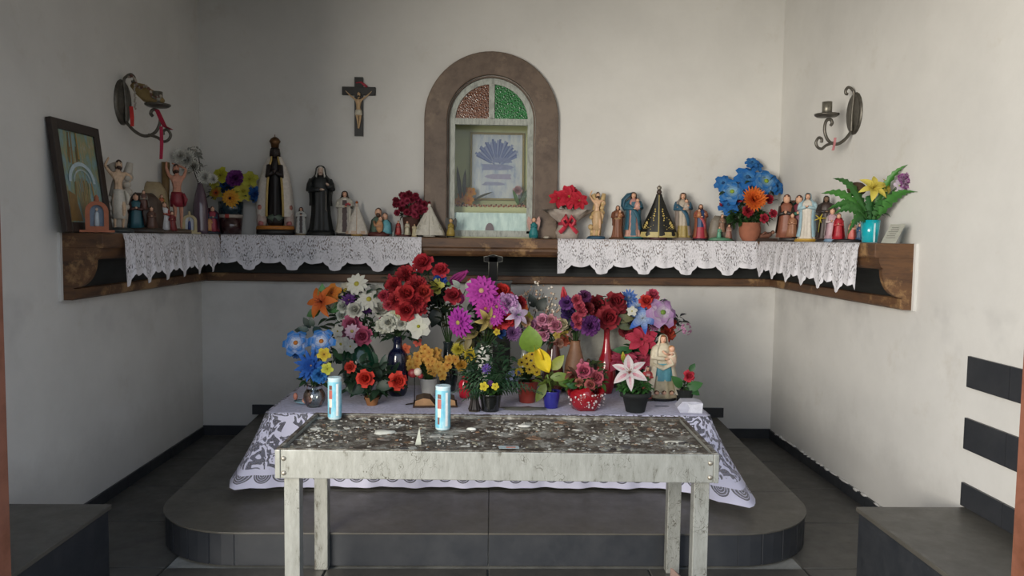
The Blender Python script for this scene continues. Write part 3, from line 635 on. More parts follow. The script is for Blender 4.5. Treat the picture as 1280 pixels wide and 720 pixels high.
def body_parts(t, H, robe='c8c4b4', prof='slim', head='normal', skin=SKIN, hair=HAIR, veil=None, cloak=None, cloak_z=.1, open_=.9, cloak_in=None,
               base='3a3a3a', base2=None, bw_=.17, arms='pray', sleeve=None, front=None, crown=None, child=None, sash=None, hem=None, trim=None, mat=None, belt=None, lean=0, extra=None, beard=None):
    mat = mat or PAINT; P = PROF[prof]; D = .72; sc = H
    def B(name, m, mt=None, par=t): q_ = 1.1 if name in ('head', 'hair', 'crown') else 1.24; m.xf(Matrix.Diagonal((sc*q_, sc*(q_-.06), sc, 1))); return m.build(name, mt or mat, par)
    m = MB(); 
    if base2: m.lathe([(0, bw_*1.05), (.035, bw_*1.05)], 20, hx(base), sy=.8); m.lathe([(.035, bw_), (.06, bw_*.95)], 20, hx(base2), sy=.8)
    else: m.lathe([(0, bw_*1.05), (.012, bw_*1.08), (.03, bw_), (.055, bw_*.95)], 20, hx(base), sy=.8)
    B('plinth', m)
    cols = [hx(hem) if hem and i < 2 else hx(robe) for i in range(len(P)-1)]
    m = MB(); m.lathe(P, 36, hx(robe), sy=D, fold=.13, k=9, cols=cols, seed=H*50)
    if belt: z = .6; m.lathe([(z-.015, pr_r(P, z)*1.05), (z+.01, pr_r(P, z)*1.05)], 24, hx(belt), sy=D)
    B('robe', m)
    if front:                              # panel down the front following the robe
        m = MB(); wd = .045; zs = [.08, .2, .35, .5, .65, .78]
        for z0_, z1_ in zip(zs[:-1], zs[1:]):
            a, b_ = -pr_r(P, z0_)*D*1.12-.004, -pr_r(P, z1_)*D*1.12-.004
            m.add([(-wd, a, z0_), (wd, a, z0_), (wd*.8, b_, z1_), (-wd*.8, b_, z1_), (-wd, a+.03, z0_), (wd, a+.03, z0_), (wd*.8, b_+.03, z1_), (-wd*.8, b_+.03, z1_)], [(0, 1, 2, 3), (0, 3, 7, 4), (1, 5, 6, 2)], hx(front))
        B('front_panel', m)
    if head:
        hz, hr = .915, .052
        if head == 'down': tl = (0.012, -.02, hz-.01)
        else: tl = (0, -.008, hz)
        m = MB(); m.tube([(0, 0, .83), (tl[0]*.5, tl[1]*.5, .88)], [.03, .028], 8, hx(skin)); m.ball(tl, (hr*.85, hr*.92, hr*1.25), 0, 14, 10, face_sel(skin, hair))
        m.ball((tl[0], tl[1]-hr*.92, hz-.01), (.008, .012, .014), hx(skin), 6, 4)
        for s in (-1, 1): m.ball((tl[0]+s*.019, tl[1]-hr*.8, tl[2]+.008), (.008, .006, .005), hx('1d1512'), 6, 4)
        m.ball((tl[0], tl[1]-hr*.82, tl[2]-.032), (.014, .008, .004), hx('8c3a34'), 6, 4)
        if beard: m.ball((tl[0], tl[1]-hr*.5, tl[2]-.045), (.034, .028, .03), hx(beard), 10, 6)
        B('head', m)
        if veil:
            m = MB(); vp = [(.60, .14), (.68, .132), (.76, .118), (.82, .09), (.86, .066), (.90, .06), (.945, .056), (.975, .04), (.99, .012)]
            m.lathe(vp, 24, hx(veil), sy=.85, a0=radians(-90+48), a1=radians(270-48)); B('veil', m)
        elif hair and not veil:
            m = MB(); m.lathe([(.79, .055), (.84, .062), (.9, .057), (.95, .052), (.985, .02)], 18, hx(hair), sy=.95, a0=radians(-90+62), a1=radians(270-62)); B('hair', m)
    if cloak:
        m = MB(); zz = [z for z, _ in P if z >= cloak_z and z < .84]; zz = [cloak_z]+zz if zz[0] > cloak_z else zz
        cp = [(z, pr_r(P, z)*1.13+.02*(1-z)) for z in zz]+[(.84, .06)]
        o_ = radians(40*open_)
        m.lathe(cp, 34, hx(cloak), sy=.8, a0=-pi/2+o_, a1=3*pi/2-o_, fold=.09, k=7)
        B('cloak', m)
        if trim:
            m = MB()
            for s in (-1, 1):
                q = -pi/2+s*o_; fd = lambda z: 1
                m.tube([(r*cos(q), r*.8*sin(q)-.004, z) for z, r in cp], .009, 6, hx(trim))
            m.lathe([(cp[0][0]-.004, cp[0][1]*1.0), (cp[0][0]+.03, cp[0][1]*1.005)], 34, hx(trim), sy=.8, a0=-pi/2+o_, a1=3*pi/2-o_, fold=.09, k=7, cap=False)
            B('gold_trim', m)
    sl = hx(sleeve or cloak or robe); sk = hx(skin)
    AP = {'pray': [((.1, -.01, .79), (.125, -.05, .66), (.018, -.125, .70))]*2, 'open': [((.1, -.01, .79), (.14, -.05, .66), (.17, -.12, .58))]*2,
          'hold': [((.1, -.01, .79), (.13, -.06, .64), (.0, -.13, .64)), ((.1, -.01, .79), (.13, -.06, .65), (.09, -.13, .70))],
          'bless': [((.1, -.01, .79), (.15, -.05, .70), (.13, -.11, .84)), ((.1, -.01, .79), (.13, -.06, .65), (.03, -.13, .68))], 'cross': [((.1, -.01, .79), (.12, -.08, .66), (-.04, -.12, .72))]*2}
    if arms:
        for s, (a, b_, c_) in zip((-1, 1), AP[arms]):
            q = [Vector((s*v[0], v[1], v[2])) for v in (a, b_, c_)]; m = MB(); hands = MB()
            m.tube([q[0], q[0].lerp(q[1], .5), q[1], q[1].lerp(q[2], .6), q[2]], [.03, .038, .036, .034, .03], 8, sl); e = q[2]+(q[2]-q[1]).normalized()*.02
            hands.tube([q[2], e, e+(q[2]-q[1]).normalized()*.03], [.014, .017, .008], 6, sk); B('sleeve', m); B('hand', hands)
    if crown:
        m = MB(); z = .965 if head else .86; m.lathe([(z, .045), (z+.03, .05), (z+.045, .062), (z+.075, .04), (z+.09, .012)], 14, hx(crown)); m.ball((0, 0, z+.1), .014, hx(crown), 8, 6)
        m.box((0, 0, z+.125), (.008, .008, .03), hx(crown)); m.box((0, 0, z+.127), (.026, .008, .008), hx(crown)); B('crown', m, vcm('gilt', .35, .5, .3))
    if child:
        cx_ = child[0]; m = MB(); m.lathe([(.62, .045), (.7, .05), (.76, .035), (.78, .018)], 12, hx(child[1]), c=(cx_, -.12, 0), sy=.8); m.ball((cx_, -.13, .81), (.034, .034, .04), 0, 10, 8, face_sel(SKIN, child[2] if len(child) > 2 else HAIR)); B('child', m)
    if sash:
        m = MB(); q = [(-.1, -.07, .74), (-.03, -.1, .66), (.05, -.1, .55), (.09, -.085, .42), (.1, -.07, .3)]
        m.tube(q, [.03, .04, .045, .04, .03], 8, hx(sash), flat=.5); B('sash', m)
    return B
def place(px, pyb, pyt, where, d=.11):
    """foot of a thing on the shelf: where = back / left / right, d = distance of its axis from the wall"""
    if where == 'back': p = aY(px, pyb, DY-d)
    elif where == 'left': p = aX(px, pyb, -HX+d)
    elif where == 'right': p = aX(px, pyb, HX-d)
    else: p = aZ(px, pyb, where)
    z = 1.6 if isinstance(where, str) else where
    if isinstance(where, str): z = 1.604
    H = (pyb-pyt)/FPX*p.y
    return Vector((p.x, p.y, z)), H
def face(p): return -atan2(p.x, p.y)*.8
RZ = {'back': 0, 'left': radians(28), 'right': radians(-28)}
def statue(label, px, pyb, pyt, where='back', d=.11, group=None, name='saint_statuette', cat='statuette', rz=None, **k):
    p, H = place(px, pyb, pyt, where, d); t = thing(name, label, cat, p, (face(p) if where == 'back' else RZ.get(where, 0)) if rz is None else rz, group)
    top = 1.0
    if k.get('crown'): top = 1.1 if k.get('head', 'normal') else 1.0
    H /= top; k.setdefault('bw_', .17); ex = k.pop('extra', None); B = body_parts(t, H, **k)
    if ex: ex(t, H, B)
    return t
# bare figures: one skin-modifier body each
def skin_body(name, t, joints, edges, rad, H, col, M=None):
    names = list(joints); me = bpy.data.meshes.new(name); me.from_pydata([tuple(Vector(joints[n])*H) for n in names], [(names.index(a), names.index(b)) for a, b in edges], [])
    o = link(name, me, t); sk = o.modifiers.new('skin', 'SKIN'); sl = me.skin_vertices[0].data
    for i, n in enumerate(names): sl[i].radius = (rad[n]*H, rad[n]*H*.85); sl[i].use_root = (n == 'pelvis')
    sub = o.modifiers.new('sub', 'SUBSURF'); sub.levels = 1; sub.render_levels = 1
    me.materials.append(solid(col)); 
    if M: o.matrix_local = M
    return o
def solid(col, rough=.5):
    def fn(m, n, b):
        x = nz(n, 60); c = hx(col); r = ramp(n, x.outputs['Fac'], [(.3, tuple(v*.75 for v in c)), (.65, c)]); n.links.new(r.outputs[0], b.inputs['Base Color']); b.inputs['Roughness'].default_value = rough
    return node_mat('paint_'+str(col), fn)
BE = [('pelvis', 'waist'), ('waist', 'chest'), ('chest', 'neck'), ('neck', 'head0'), ('chest', 'sl'), ('sl', 'el'), ('el', 'hl'), ('chest', 'sr'), ('sr', 'er'), ('er', 'hr'), ('pelvis', 'hpl'), ('hpl', 'kl'), ('kl', 'al'), ('al', 'fl'), ('pelvis', 'hpr'), ('hpr', 'kr'), ('kr', 'ar'), ('ar', 'fr')]
BR = dict(pelvis=.06, waist=.052, chest=.07, neck=.026, head0=.03, sl=.03, el=.022, hl=.014, sr=.03, er=.022, hr=.014, hpl=.045, kl=.03, al=.018, fl=.016, hpr=.045, kr=.03, ar=.018, fr=.016)
def nude(t, H, J, col='d8b090', cloth='8a2030', hair='3a241a', clothlen=.16):
    J0 = dict(pelvis=(0, 0, .52), waist=(0, 0, .6), chest=(0, -.005, .72), neck=(0, 0, .81), head0=(0, -.01, .85), hpl=(-.045, 0, .47), hpr=(.045, 0, .47), kl=(-.05, -.02, .28), kr=(.05, -.02, .28), al=(-.045, .0, .08), ar=(.045, 0, .08), fl=(-.05, -.05, .06), fr=(.05, -.05, .06), sl=(-.09, 0, .77), sr=(.09, 0, .77)); J0.update(J)
    skin_body('body', t, J0, BE, BR, H, col)
    hd = Vector(J0['head0'])+Vector((0, -.01, .04)); m = MB(); m.ball(hd, (.042, .048, .06), 0, 14, 10, face_sel(col, hair, .25)); m.ball(hd+Vector((0, -.046, -.005)), (.007, .01, .012), hx(col), 6, 4)
    m.ball(hd+Vector((0, -.02, -.04)), (.03, .03, .03), hx(hair), 8, 6); m.ball(hd+Vector((0, .03, -.03)), (.045, .03, .06), hx(hair), 10, 6)
    for s in (-1, 1): m.ball(hd+Vector((s*.016, -.042, .008)), (.006, .006, .004), hx('1d1512'), 6, 4)
    m.xf(Matrix.Diagonal((H, H, H, 1))).build('head', PAINT, t)
    m = MB(); px_, py_, pz = J0['pelvis']; m.lathe([(pz-clothlen, .085), (pz-clothlen*.5, .09), (pz, .078), (pz+.04, .072)], 20, hx(cloth), c=(px_, py_, 0), sy=.8, fold=.12, k=6); m.tube([(px_+.07, -.05, pz+.02), (px_+.1, -.06, pz-.06), (px_+.09, -.05, pz-.15)], [.02, .03, .012], 8, hx(cloth))
    m.xf(Matrix.Diagonal((H, H, H, 1))).build('loincloth', PAINT, t)
def rockbase(t, H, w_, h_, col, seed=1, c=(0, 0), mat=None, name='plinth', sy=.75, jag=.18, z0=0):
    rr = random.Random(seed); m = MB(); n = 14; prof = [(0, w_), (h_*.4, w_*.98), (h_*.8, w_*.8), (h_, w_*.45)]; vs = []
    for z, r in prof:
        for j in range(n): q = 1+rr.uniform(-jag, jag); vs.append((c[0]+r*q*cos(2*pi*j/n), c[1]+r*q*sy*sin(2*pi*j/n), z0+z+(rr.uniform(-.02, .02)*h_ if z else 0)))
    m.add(vs, [(i*n+j, i*n+(j+1) % n, (i+1)*n+(j+1) % n, (i+1)*n+j) for i in range(3) for j in range(n)]+[tuple(3*n+j for j in range(n)), tuple(range(n))[::-1]], hx(col), True)
    m.xf(Matrix.Diagonal((H, H, H, 1))); return m.build(name, mat or PAINT, t)
# ------------------------------------------------------------------ things on the left arm of the shelf
pw = picture('framed_picture', 'dark wood framed picture of a forest spring leaning on the left wall', .46, .592, .052, PR_FOREST, hx('2e241f'),
             ((-HX+.1), (4.03+4.56)/2, 1.603), (0, 0, 0), .03)
pw.rotation_euler = (radians(-7), 0, radians(90-1)); pw.location = (-HX+.095, 4.215, 1.603)
m = MB()
rr = random.Random(8)
for k in range(16): x = rr.uniform(-.12, .12); L = rr.uniform(.1, .22); z = rr.uniform(.36, .4) if k < 9 else .12; m.add([(x-.008, -.0035-.0001*k, z), (x+.008, -.0035-.0001*k, z), (x*.8+.004, -.0035-.0001*k, z+L*.8), (x*.8-.006, -.0035-.0001*k, z+L*.8)], [(3, 2, 1, 0)], hx(rr.choice(['8a7446', 'a8884c', '5c6c48', '74603c'])))
for r0q, r1q, c in ((.13, .105, 'b4c8d0'), (.085, .075, 'a8b8b8')):
    n = 14; vs = [(r*cos(pi*i/n), -.0055, .27+r*.85*sin(pi*i/n)) for i in range(n+1) for r in (r0q, r1q)]; m.add(vs, [(2*i, 2*i+1, 2*i+3, 2*i+2) for i in range(n)], hx(c))
for k in range(7): x = -.06+.02*k; m.add([(x*.6-.005, -.005, .08), (x*.6+.005, -.005, .08), (x+.004, -.005, .3-.5*abs(x)), (x-.004, -.005, .3-.5*abs(x))], [(3, 2, 1, 0)], hx('a8946a'))
m.add([(-.16, -.0052, .06), (-.05, -.0052, .06), (-.09, -.0052, .2), (-.15, -.0052, .22)], [(3, 2, 1, 0)], hx('84683c')); m.add([(.02, -.0052, .06), (.08, -.0052, .06), (.03, -.0052, .16)], [(2, 1, 0)], hx('8494a4'))
m.build('printed_trees', PAINT, pw)

def shrine(label, px, pyb, pyt, where, d, col, inner, fig, rz=None, wd=.38):
    p, H = place(px, pyb, pyt, where, d); t = thing('arch_shrine', label, 'shrine', p, RZ.get(where, 0) if rz is None else rz); 
    W_ = wd*H; m = MB(); m.box((0, 0, .03*H), (W_*1.5, .3*H, .06*H), hx(col)); m.build('plinth', MATTE, t)
    m = MB(); n = 14; hz = .06; R_ = W_/2/H; spr = .55; ri = R_*.6
    O_ = [(-R_, hz)]+[(-R_*cos(pi*k/n), spr+.28*sin(pi*k/n)) for k in range(n+1)]+[(R_, hz)]; I_ = [(-ri, hz+.1)]+[(-ri*cos(pi*k/n), spr-.02+.2*sin(pi*k/n)) for k in range(n+1)]+[(ri, hz+.1)]
    k_ = len(O_); vs = [(x, y, z) for y in (-.1, .1) for Pp in (I_, O_) for x, z in Pp]; fs = []
    for i in range(k_-1): fs += [(i, i+1, k_+i+1, k_+i), (2*k_+i, 3*k_+i, 3*k_+i+1, 2*k_+i+1), (i, 2*k_+i, 2*k_+i+1, i+1), (k_+i, k_+i+1, 3*k_+i+1, 3*k_+i)]
    fs += [(0, k_, 3*k_, 2*k_), (k_-1, 3*k_-1, 4*k_-1, 2*k_-1), (0, k_-1, 2*k_-1, k_), (0, 2*k_, 3*k_-1, k_-1)]
    m.add(vs, fs, hx(col)); m.lathe([(.81, .05), (.85, .07), (.89, .05), (.92, .06), (.97, .03), (1., .005)], 10, hx(col)); m.xf(Matrix.Diagonal((H, H, H, 1))).build('arch', MATTE, t)
    m = MB(); m.box((0, .07*H, .42*H), (R_*1.6*H, .03*H, .62*H), hx(inner)); m.build('back_panel', PAINT, t)
    m = MB(); m.lathe([(.16, .07), (.35, .06), (.5, .055), (.56, .025)], 12, hx(fig)); m.ball((0, 0, .61), (.035, .035, .045), hx('d8c0ac'), 8, 6); m.xf(Matrix.Diagonal((H, H, H, 1))).build('figurine', PAINT, t)
shrine('terracotta arched shrine in front of the framed picture at the end of the left shelf', 121.5, 290, 244, 'left', .17, 'a8674c', '6f8296', 'b9c4cc', wd=.55)
# tied martyr, cream, arms up
def martyr(label, px, pyb, pyt, where, d, trunk, cloth, base, col, back, rz=None):
    p, H = place(px, pyb, pyt, where, d); t = thing('martyr_statuette', label, 'statuette', p, RZ.get(where, 0) if rz is None else rz)
    rockbase(t, H, .2, .07, base, 4)
    m = MB()
    if back == 'tree':
        rr = random.Random(2); m.tube([(-.02, .09, .04), (.03, .09, .25), (-.03, .1, .5), (.02, .1, .75), (-.08, .08, .93)], [.12, .09, .09, .08, .06], 9, hx(trunk)); m.tube([(0, .1, .6), (.12, .08, .8), (.15, .05, .95)], [.07, .06, .04], 8, hx(trunk))
        for k in range(7): z = .15+.1*k; m.ball((rr.choice((-1, 1))*rr.uniform(.08, .13), .04, z), rr.uniform(.04, .07), hx(trunk), 8, 6)
    else: m.tube([(-.13, .1, .03), (-.14, .1, .5), (-.13, .1, 1.0)], [.055, .05, .055], 8, hx(trunk))
    m.xf(Matrix.Diagonal((H, H, H, 1))).build('tree_trunk', PAINT, t)
    if back == 'tree': J = dict(el=(-.15, .0, .86), hl=(-.1, .02, .97), er=(.16, .0, .72), hr=(.1, .05, .62), kr=(.06, -.06, .3), head0=(.01, -.02, .84), pelvis=(.01, 0, .52))
    else: J = dict(el=(-.13, -.0, .88), hl=(-.12, .03, .97), er=(.12, -.0, .88), hr=(-.06, .04, .95), kl=(-.03, -.05, .3), head0=(-.01, -.02, .84))
    nude(t, H*1.04, J, col, cloth, clothlen=.34 if back == 'tree' else .16)
    return t
martyr('cream statuette of a bound martyr tied to a pale tree, beside the framed picture', 149, 289, 198, 'left', .12, 'b5ada0', 'c9c2b4', '2c3434', 'd0b090', 'tree')
def rot(t, *a): t.rotation_euler = a; return t
# dark grotto group with a teal figure
def group_piece(label, px, pyb, pyt, where, d, rock, base, figs, name='grotto_statuette', rz=None, wd=.3, peak=True, cat='statuette'):
    p, H = place(px, pyb, pyt, where, d); t = thing(name, label, cat, p, RZ.get(where, 0) if rz is None else rz)
    rockbase(t, H, wd*1.1, .12, base, 7)
    if peak: rockbase(t, H, wd*.95, .8, rock, 9, (0, .09), name='rock', sy=.4, jag=.22, z0=.06)
    for i, (x, y, z0, h, robe, hair, cape) in enumerate(figs):
        m = MB(); m.lathe([(0, .2), (.2, .18), (.5, .15), (.72, .15), (.8, .06)], 14, hx(robe), sy=.75, fold=.3, k=5, seed=i); m.ball((0, -.02, .88), (.085, .09, .11), 0, 10, 8, face_sel(SKIN, hair))
        if cape: m.lathe([(.1, .24), (.5, .19), (.78, .13), (.84, .08)], 14, hx(cape), sy=.85, a0=radians(-30), a1=radians(210))
        for s in (-1, 1): m.tube([(s*.13, -.02, .7), (s*.15, -.1, .52), (s*.02, -.16, .56)], .045, 6, hx(cape or robe))
        m.ball((0, -.18, .57), .035, hx(SKIN), 6, 5)
        m.xf(Matrix.Translation((x*H, y*H, z0*H)) @ Matrix.Diagonal((h*H, h*H, h*H, 1))).build('figure', PAINT, t)
    return t
group_piece('dark brown grotto statuette with a teal robed figure, right of the cream bound martyr', 180, 289, 232, 'left', .13, '4a3a30', '3a3028', [(-.16, -.12, .1, .75, '2f5d68', '3a2a20', '4a2c28'), (.14, -.14, .08, .5, '5e4236', '2a1e18', None), (.0, -.1, .5, .42, '6a4a40', '3a2a20', '8c8478')], wd=.4)
group_piece('beige rock statuette topped by a pale cross, behind the dark grotto on the left shelf', 193, 288, 215, 'left', .06, 'a08e6c', '6a5840', [(.1, -.2, .35, .3, 'b86a48', '6a4a30', 'c8a850'), (-.1, -.2, .05, .3, '8a4a3a', '3a2a20', None)], wd=.24)
group_piece('small figure group in red and white standing right of the dark grotto', 203, 289, 248, 'left', .16, '6a3a34', '4a382c', [(-.2, -.1, .1, .8, '8e3a34', '6a3a24', 'b06a54'), (.05, -.12, .1, .85, 'cfcfd0', '3a2a20', 'a04038'), (.26, -.08, .08, .6, '7c2c2c', '3a2a20', None)], wd=.36, peak=False)
martyr('bare martyr in dark red loincloth tied to a tall brown post, left shelf', 222, 288, 201, 'left', .12, '7a6038', '8a2432', '5c4c3c', 'c98e74', 'post')
def ico(label, px, pyb, pyt, where, d, cols, **k):
    return group_piece(label, px, pyb, pyt, where, d, cols[0], cols[1], cols[2], **k)
shrine('small gold and white gabled shrine with a blue figure, beside the red clothed martyr', 237, 290, 262, 'left', .17, 'b8aa84', 'c8ccd4', '3c4a80', wd=.6)
ico('crowned mother and child bust in red and blue, left of the tall dark flower pot', 260, 289, 252, 'left', .15, ('5c2c40', '262a36', [(-.12, -.12, .08, .8, 'a82c44', '2a1e18', '2f4a78'), (.12, -.16, .08, .85, '9a3a4a', '3a241a', '2c4458'), (.02, -.22, .1, .5, 'c8925c', '3a241a', None)]), name='holy_family_statuette', wd=.4)
# silvery faded flowers behind, in a mauve bottle
# ------------------------------------------------------------------ statues on the back shelf, left of the niche
p, H = place(344.5, 291, 170, 'back', .12)
t = thing('black_madonna_statuette', 'tall crowned black madonna statuette with white and gold cloak and two kneeling angels', 'statuette', p, face(p))
H2 = H/1.09
m = MB(); m.lathe([(0, .205), (.06, .205)], 28, hx('1e1c1a'), sy=.6); m.lathe([(.06, .21), (.1, .2)], 28, hx('b8742c'), sy=.6); m.xf(Matrix.Diagonal((H2,)*3+(1,))).build('plinth', PAINT, t)
m = MB(); m.lathe([(.1, .07), (.15, .09), (.3, .08), (.5, .072), (.62, .08), (.75, .08), (.82, .06), (.85, .04)], 26, hx('1c1716'), sy=1.0, fold=.14, k=7); m.xf(Matrix.Diagonal((H2,)*3+(1,))).build('robe', PAINT, t)
m = MB(); q = radians(26); cp = [(.2, .2), (.35, .195), (.5, .18), (.65, .155), (.76, .12), (.83, .085), (.86, .07)]; m.lathe(cp, 30, hx('d8d0c6'), sy=.7, a0=-pi/2+q, a1=3*pi/2-q, fold=.05, k=6); m.xf(Matrix.Diagonal((H2,)*3+(1,))).build('cloak', PAINT, t)
m = MB()
for s in (-1, 1): m.tube([(r*cos(-pi/2+s*q), r*.7*sin(-pi/2+s*q)-.004, z) for z, r in cp], [.013]*4+[.012, .011, .01], 8, hx('b99e5c'))
m.xf(Matrix.Diagonal((H2,)*3+(1,))).build('gold_trim', PAINT, t)
m = MB(); m.ball((0, -.01, .905), (.048, .05, .062), 0, 14, 10, face_sel('2a1f1b', '151110')); m.tube([(0, 0, .83), (0, 0, .88)], .03, 8, hx('2a1f1b')); m.ball((0, -.06, .9), (.007, .01, .012), hx('2a1f1b'), 6, 4); m.xf(Matrix.Diagonal((H2,)*3+(1,))).build('head', PAINT, t)
m = MB(); m.lathe([(.84, .06), (.9, .058), (.95, .05), (.975, .02)], 16, hx('4a3428'), sy=.9, a0=radians(-30), a1=radians(210)); m.xf(Matrix.Diagonal((H2,)*3+(1,))).build('veil', PAINT, t)
m = MB(); m.lathe([(.96, .04), (1.0, .045), (1.03, .062), (1.06, .045), (1.08, .015)], 14, hx('6a4c30')); m.box((0, 0, 1.09), (.008, .008, .03), hx('6a4c30')); m.xf(Matrix.Diagonal((H2,)*3+(1,))).build('crown', METAL, t)
m = MB()
for s in (-1, 1): m.tube([(s*.06, -.08, .76), (s*.07, -.12, .64), (s*.015, -.15, .68)], [.028, .03, .022], 8, hx('241c1a')); 
m.ball((0, -.155, .69), (.02, .02, .03), hx('2a1f1b'), 8, 6); m.xf(Matrix.Diagonal((H2,)*3+(1,))).build('hands', PAINT, t)
m = MB(); m.lathe([(.1, .01), (.15, .07), (.2, .1), (.23, .06)], 14, hx('5a6a5a'), sy=.7, c=(0, -.03, 0)); m.xf(Matrix.Diagonal((H2,)*3+(1,))).build('cloud', PAINT, t)
for s in (-1, 1):
    m = MB(); m.lathe([(.1, .05), (.16, .055), (.22, .045), (.27, .02)], 12, hx('b8a49a'), c=(s*.145, -.04, 0)); m.tube([(s*.13, -.08, .12), (s*.17, -.1, .13)], .025, 6, hx('b06a68')); m.ball((s*.145, -.05, .3), (.042, .042, .048), 0, 10, 8, face_sel('b87868', '7a2c2c'))
    m.tube([(s*.12, -.06, .25), (s*.1, -.1, .22), (s*.09, -.11, .27)], .014, 6, hx('b87868')); m.xf(Matrix.Diagonal((H2,)*3+(1,))).build('kneeling_angel', PAINT, t)

statue('tiny white nun statuette between the tall black madonna and the black robed nun', 376.5, 291, 256, robe='c8c8c2', veil='4a3a34', front='3a2a28', base='8a7a5c', prof='slim', cloak='cfcfc8', bw_=.16)
statue('tall nun statuette in black habit with white wimple, hands clasped', 401, 292, 205, robe='161a1a', veil='141817', cloak='1a1e1e', cloak_z=.42, open_=1.1, base='161a1a', arms='hold', sleeve='1c2020', bw_=.155, hair='d8d4cc', skin='cfb4a0',
       extra=lambda t, H, B: (B('wimple', MB().lathe([(.8, .07), (.84, .065), (.9, .056), (.95, .045)], 18, hx('d6d2c8'), sy=.95, a0=radians(-90+35), a1=radians(270-35))), B('rosary', MB().tube([(.06, -.11, .62), (.065, -.12, .5), (.06, -.12, .36), (.075, -.12, .34)], .006, 6, hx('6b655c')))))
statue('nun statuette in cream cloak and brown habit holding pink roses', 431, 292, 236, d=.12, robe='cfc9bc', veil='221c1c', cloak='c9c4b6', cloak_z=.08, front='3c2420', base='2a2624', arms='hold', sleeve='c9c4b6', bw_=.15,
       extra=lambda t, H, B: B('roses', (lambda m: [m.ball((.03+.03*i, -.16, .68+.02*(i % 2)), .022, hx('b84a54'), 8, 5) for i in range(3)] and m)(MB())))
def caped(label, px, pyb, pyt, cape, trim, base, where='back', d=.13, crown='b8862c', skin='3a2a24', deco=None, robe='c0b090', inner=None, hw_=.3, cat='statuette'):
    """triangular caped madonna"""
    p, H = place(px, pyb, pyt, where, d); t = thing('caped_madonna_statuette', label, cat, p, face(p)); Q = Matrix.Diagonal((H,)*3+(1,))
    m = MB(); m.lathe([(0, .16), (.03, .17), (.06, .13), (.09, .14)], 18, hx(base), sy=.7); m.xf(Q).build('plinth', PAINT, t)
    m = MB(); m.lathe([(.08, .09), (.3, .07), (.6, .05), (.78, .035)], 16, hx(robe), sy=.7, fold=.1, k=6); m.xf(Q).build('robe', PAINT, t)
    m = MB(); o_ = radians(1.2); cp = [(.05, hw_), (.1, hw_), (.17, hw_*.93), (.3, hw_*.78), (.5, hw_*.52), (.68, hw_*.3), (.78, hw_*.19), (.83, .05)]
    m.lathe(cp, 40, hx(cape), sy=.55, a0=-pi/2+o_, a1=3*pi/2-o_, fold=.05, k=8); o = m.xf(Q).build('cape', PAINT, t)
    m = MB(); m.lathe([(.045, hw_*1.015), (.1, hw_*1.01), (.14, hw_*.98)], 40, hx(trim), sy=.55, a0=-pi/2+o_, a1=3*pi/2-o_, fold=.05, k=8, cap=False)
    for s in (-1, 1): m.tube([(r*cos(-pi/2+s*o_), r*.55*sin(-pi/2+s*o_)-.004, z) for z, r in cp], .006, 6, hx(trim))
    m.xf(Q).build('gold_trim', PAINT, t)
    m = MB(); m.ball((0, -.02, .86), (.046, .048, .052), 0, 12, 8, face_sel(skin, skin)); m.xf(Q).build('head', PAINT, t)
    m = MB(); m.lathe([(.88, .03), (.91, .03), (.94, .045), (.965, .03), (.98, .008)], 12, hx(crown)); m.box((0, 0, .985), (.007, .007, .03), hx(crown)); m.xf(Q).build('crown', METAL, t)
    if deco:
        m = MB()
        for s in (-1, 1):
            def on(u, z, r_): # point on the cape front
                a = -pi/2+s*u; rr = pr_r(cp, z); m.ball((rr*cos(a)*1.02, rr*.55*sin(a)*1.05-.006, z), (r_, .006, r_), hx(deco), 7, 5)
            for k in range(7): on(.95+.09*cos(k), .27+.045*sin(k*.9), .016)
            for k in range(8): on(.5+.5*sin(k*.45), .19+.035*k, .009)
            for k in range(6): on(.38+.06*(k % 2), .35+.04*k, .014)
            for k in range(9): on(.35+.14*k, .2+.004*(k-4)**2, .007)
        m.xf(Q).build('gold_embroidery', PAINT, t)['kind'] = 'stuff'
    return t
caped('small white caped madonna statuette with an orange crown, on a yellow base', 446, 292, 248, 'cfc8bc', 'c4a890', 'b08c3c', crown='b8602c', skin='c8b8a8', robe='d4cfc4', hw_=.33)
def bust(label, px, pyb, pyt, where='back', d=.12):
    p, H = place(px, pyb, pyt, where, d); t = thing('holy_family_bust', label, 'statuette', p, RZ.get(where, 0)); Q = Matrix.Diagonal((H,)*3+(1,))
    rockbase(t, H, .36, .16, '5a2c28', 3)
    for nm, (x, z, s, robe, hair, cape, bd) in {'man': (-.03, .1, .9, '5a7060', '4a3020', '8a7a62', 1), 'woman': (.2, .08, .76, '6ab0bc', '5a5450', '5a5f60', 0)}.items():
        m = MB(); m.lathe([(0, .3), (.25, .3), (.5, .26), (.62, .12), (.66, .09)], 16, hx(robe), sy=.7, fold=.1, k=5); m.ball((0, -.03, .8), (.14, .15, .18), 0, 12, 8, face_sel(SKIN, hair)); m.lathe([(.1, .33), (.5, .28), (.64, .14)], 14, hx(cape), sy=.8, a0=radians(-20), a1=radians(200))
        if bd: m.ball((0, -.13, .7), (.09, .07, .1), hx(hair), 8, 6)
        m.xf(Q @ Matrix.Translation((x, .05, z)) @ Matrix.Diagonal((s, s, s, 1))).build(nm, PAINT, t)
    m = MB(); m.ball((.04, -.2, .34), (.13, .1, .22), hx('c89468'), 10, 8); m.ball((.08, -.22, .6), (.08, .08, .09), 0, 10, 8, face_sel(SKIN, '6a4428')); m.tube([(-.16, -.12, .5), (-.1, -.26, .36), (.1, -.3, .34)], .05, 8, hx('b98a66')); m.xf(Q).build('child', PAINT, t)
bust('bust of bearded man and woman with golden child on a dark red base', 474, 293, 257)
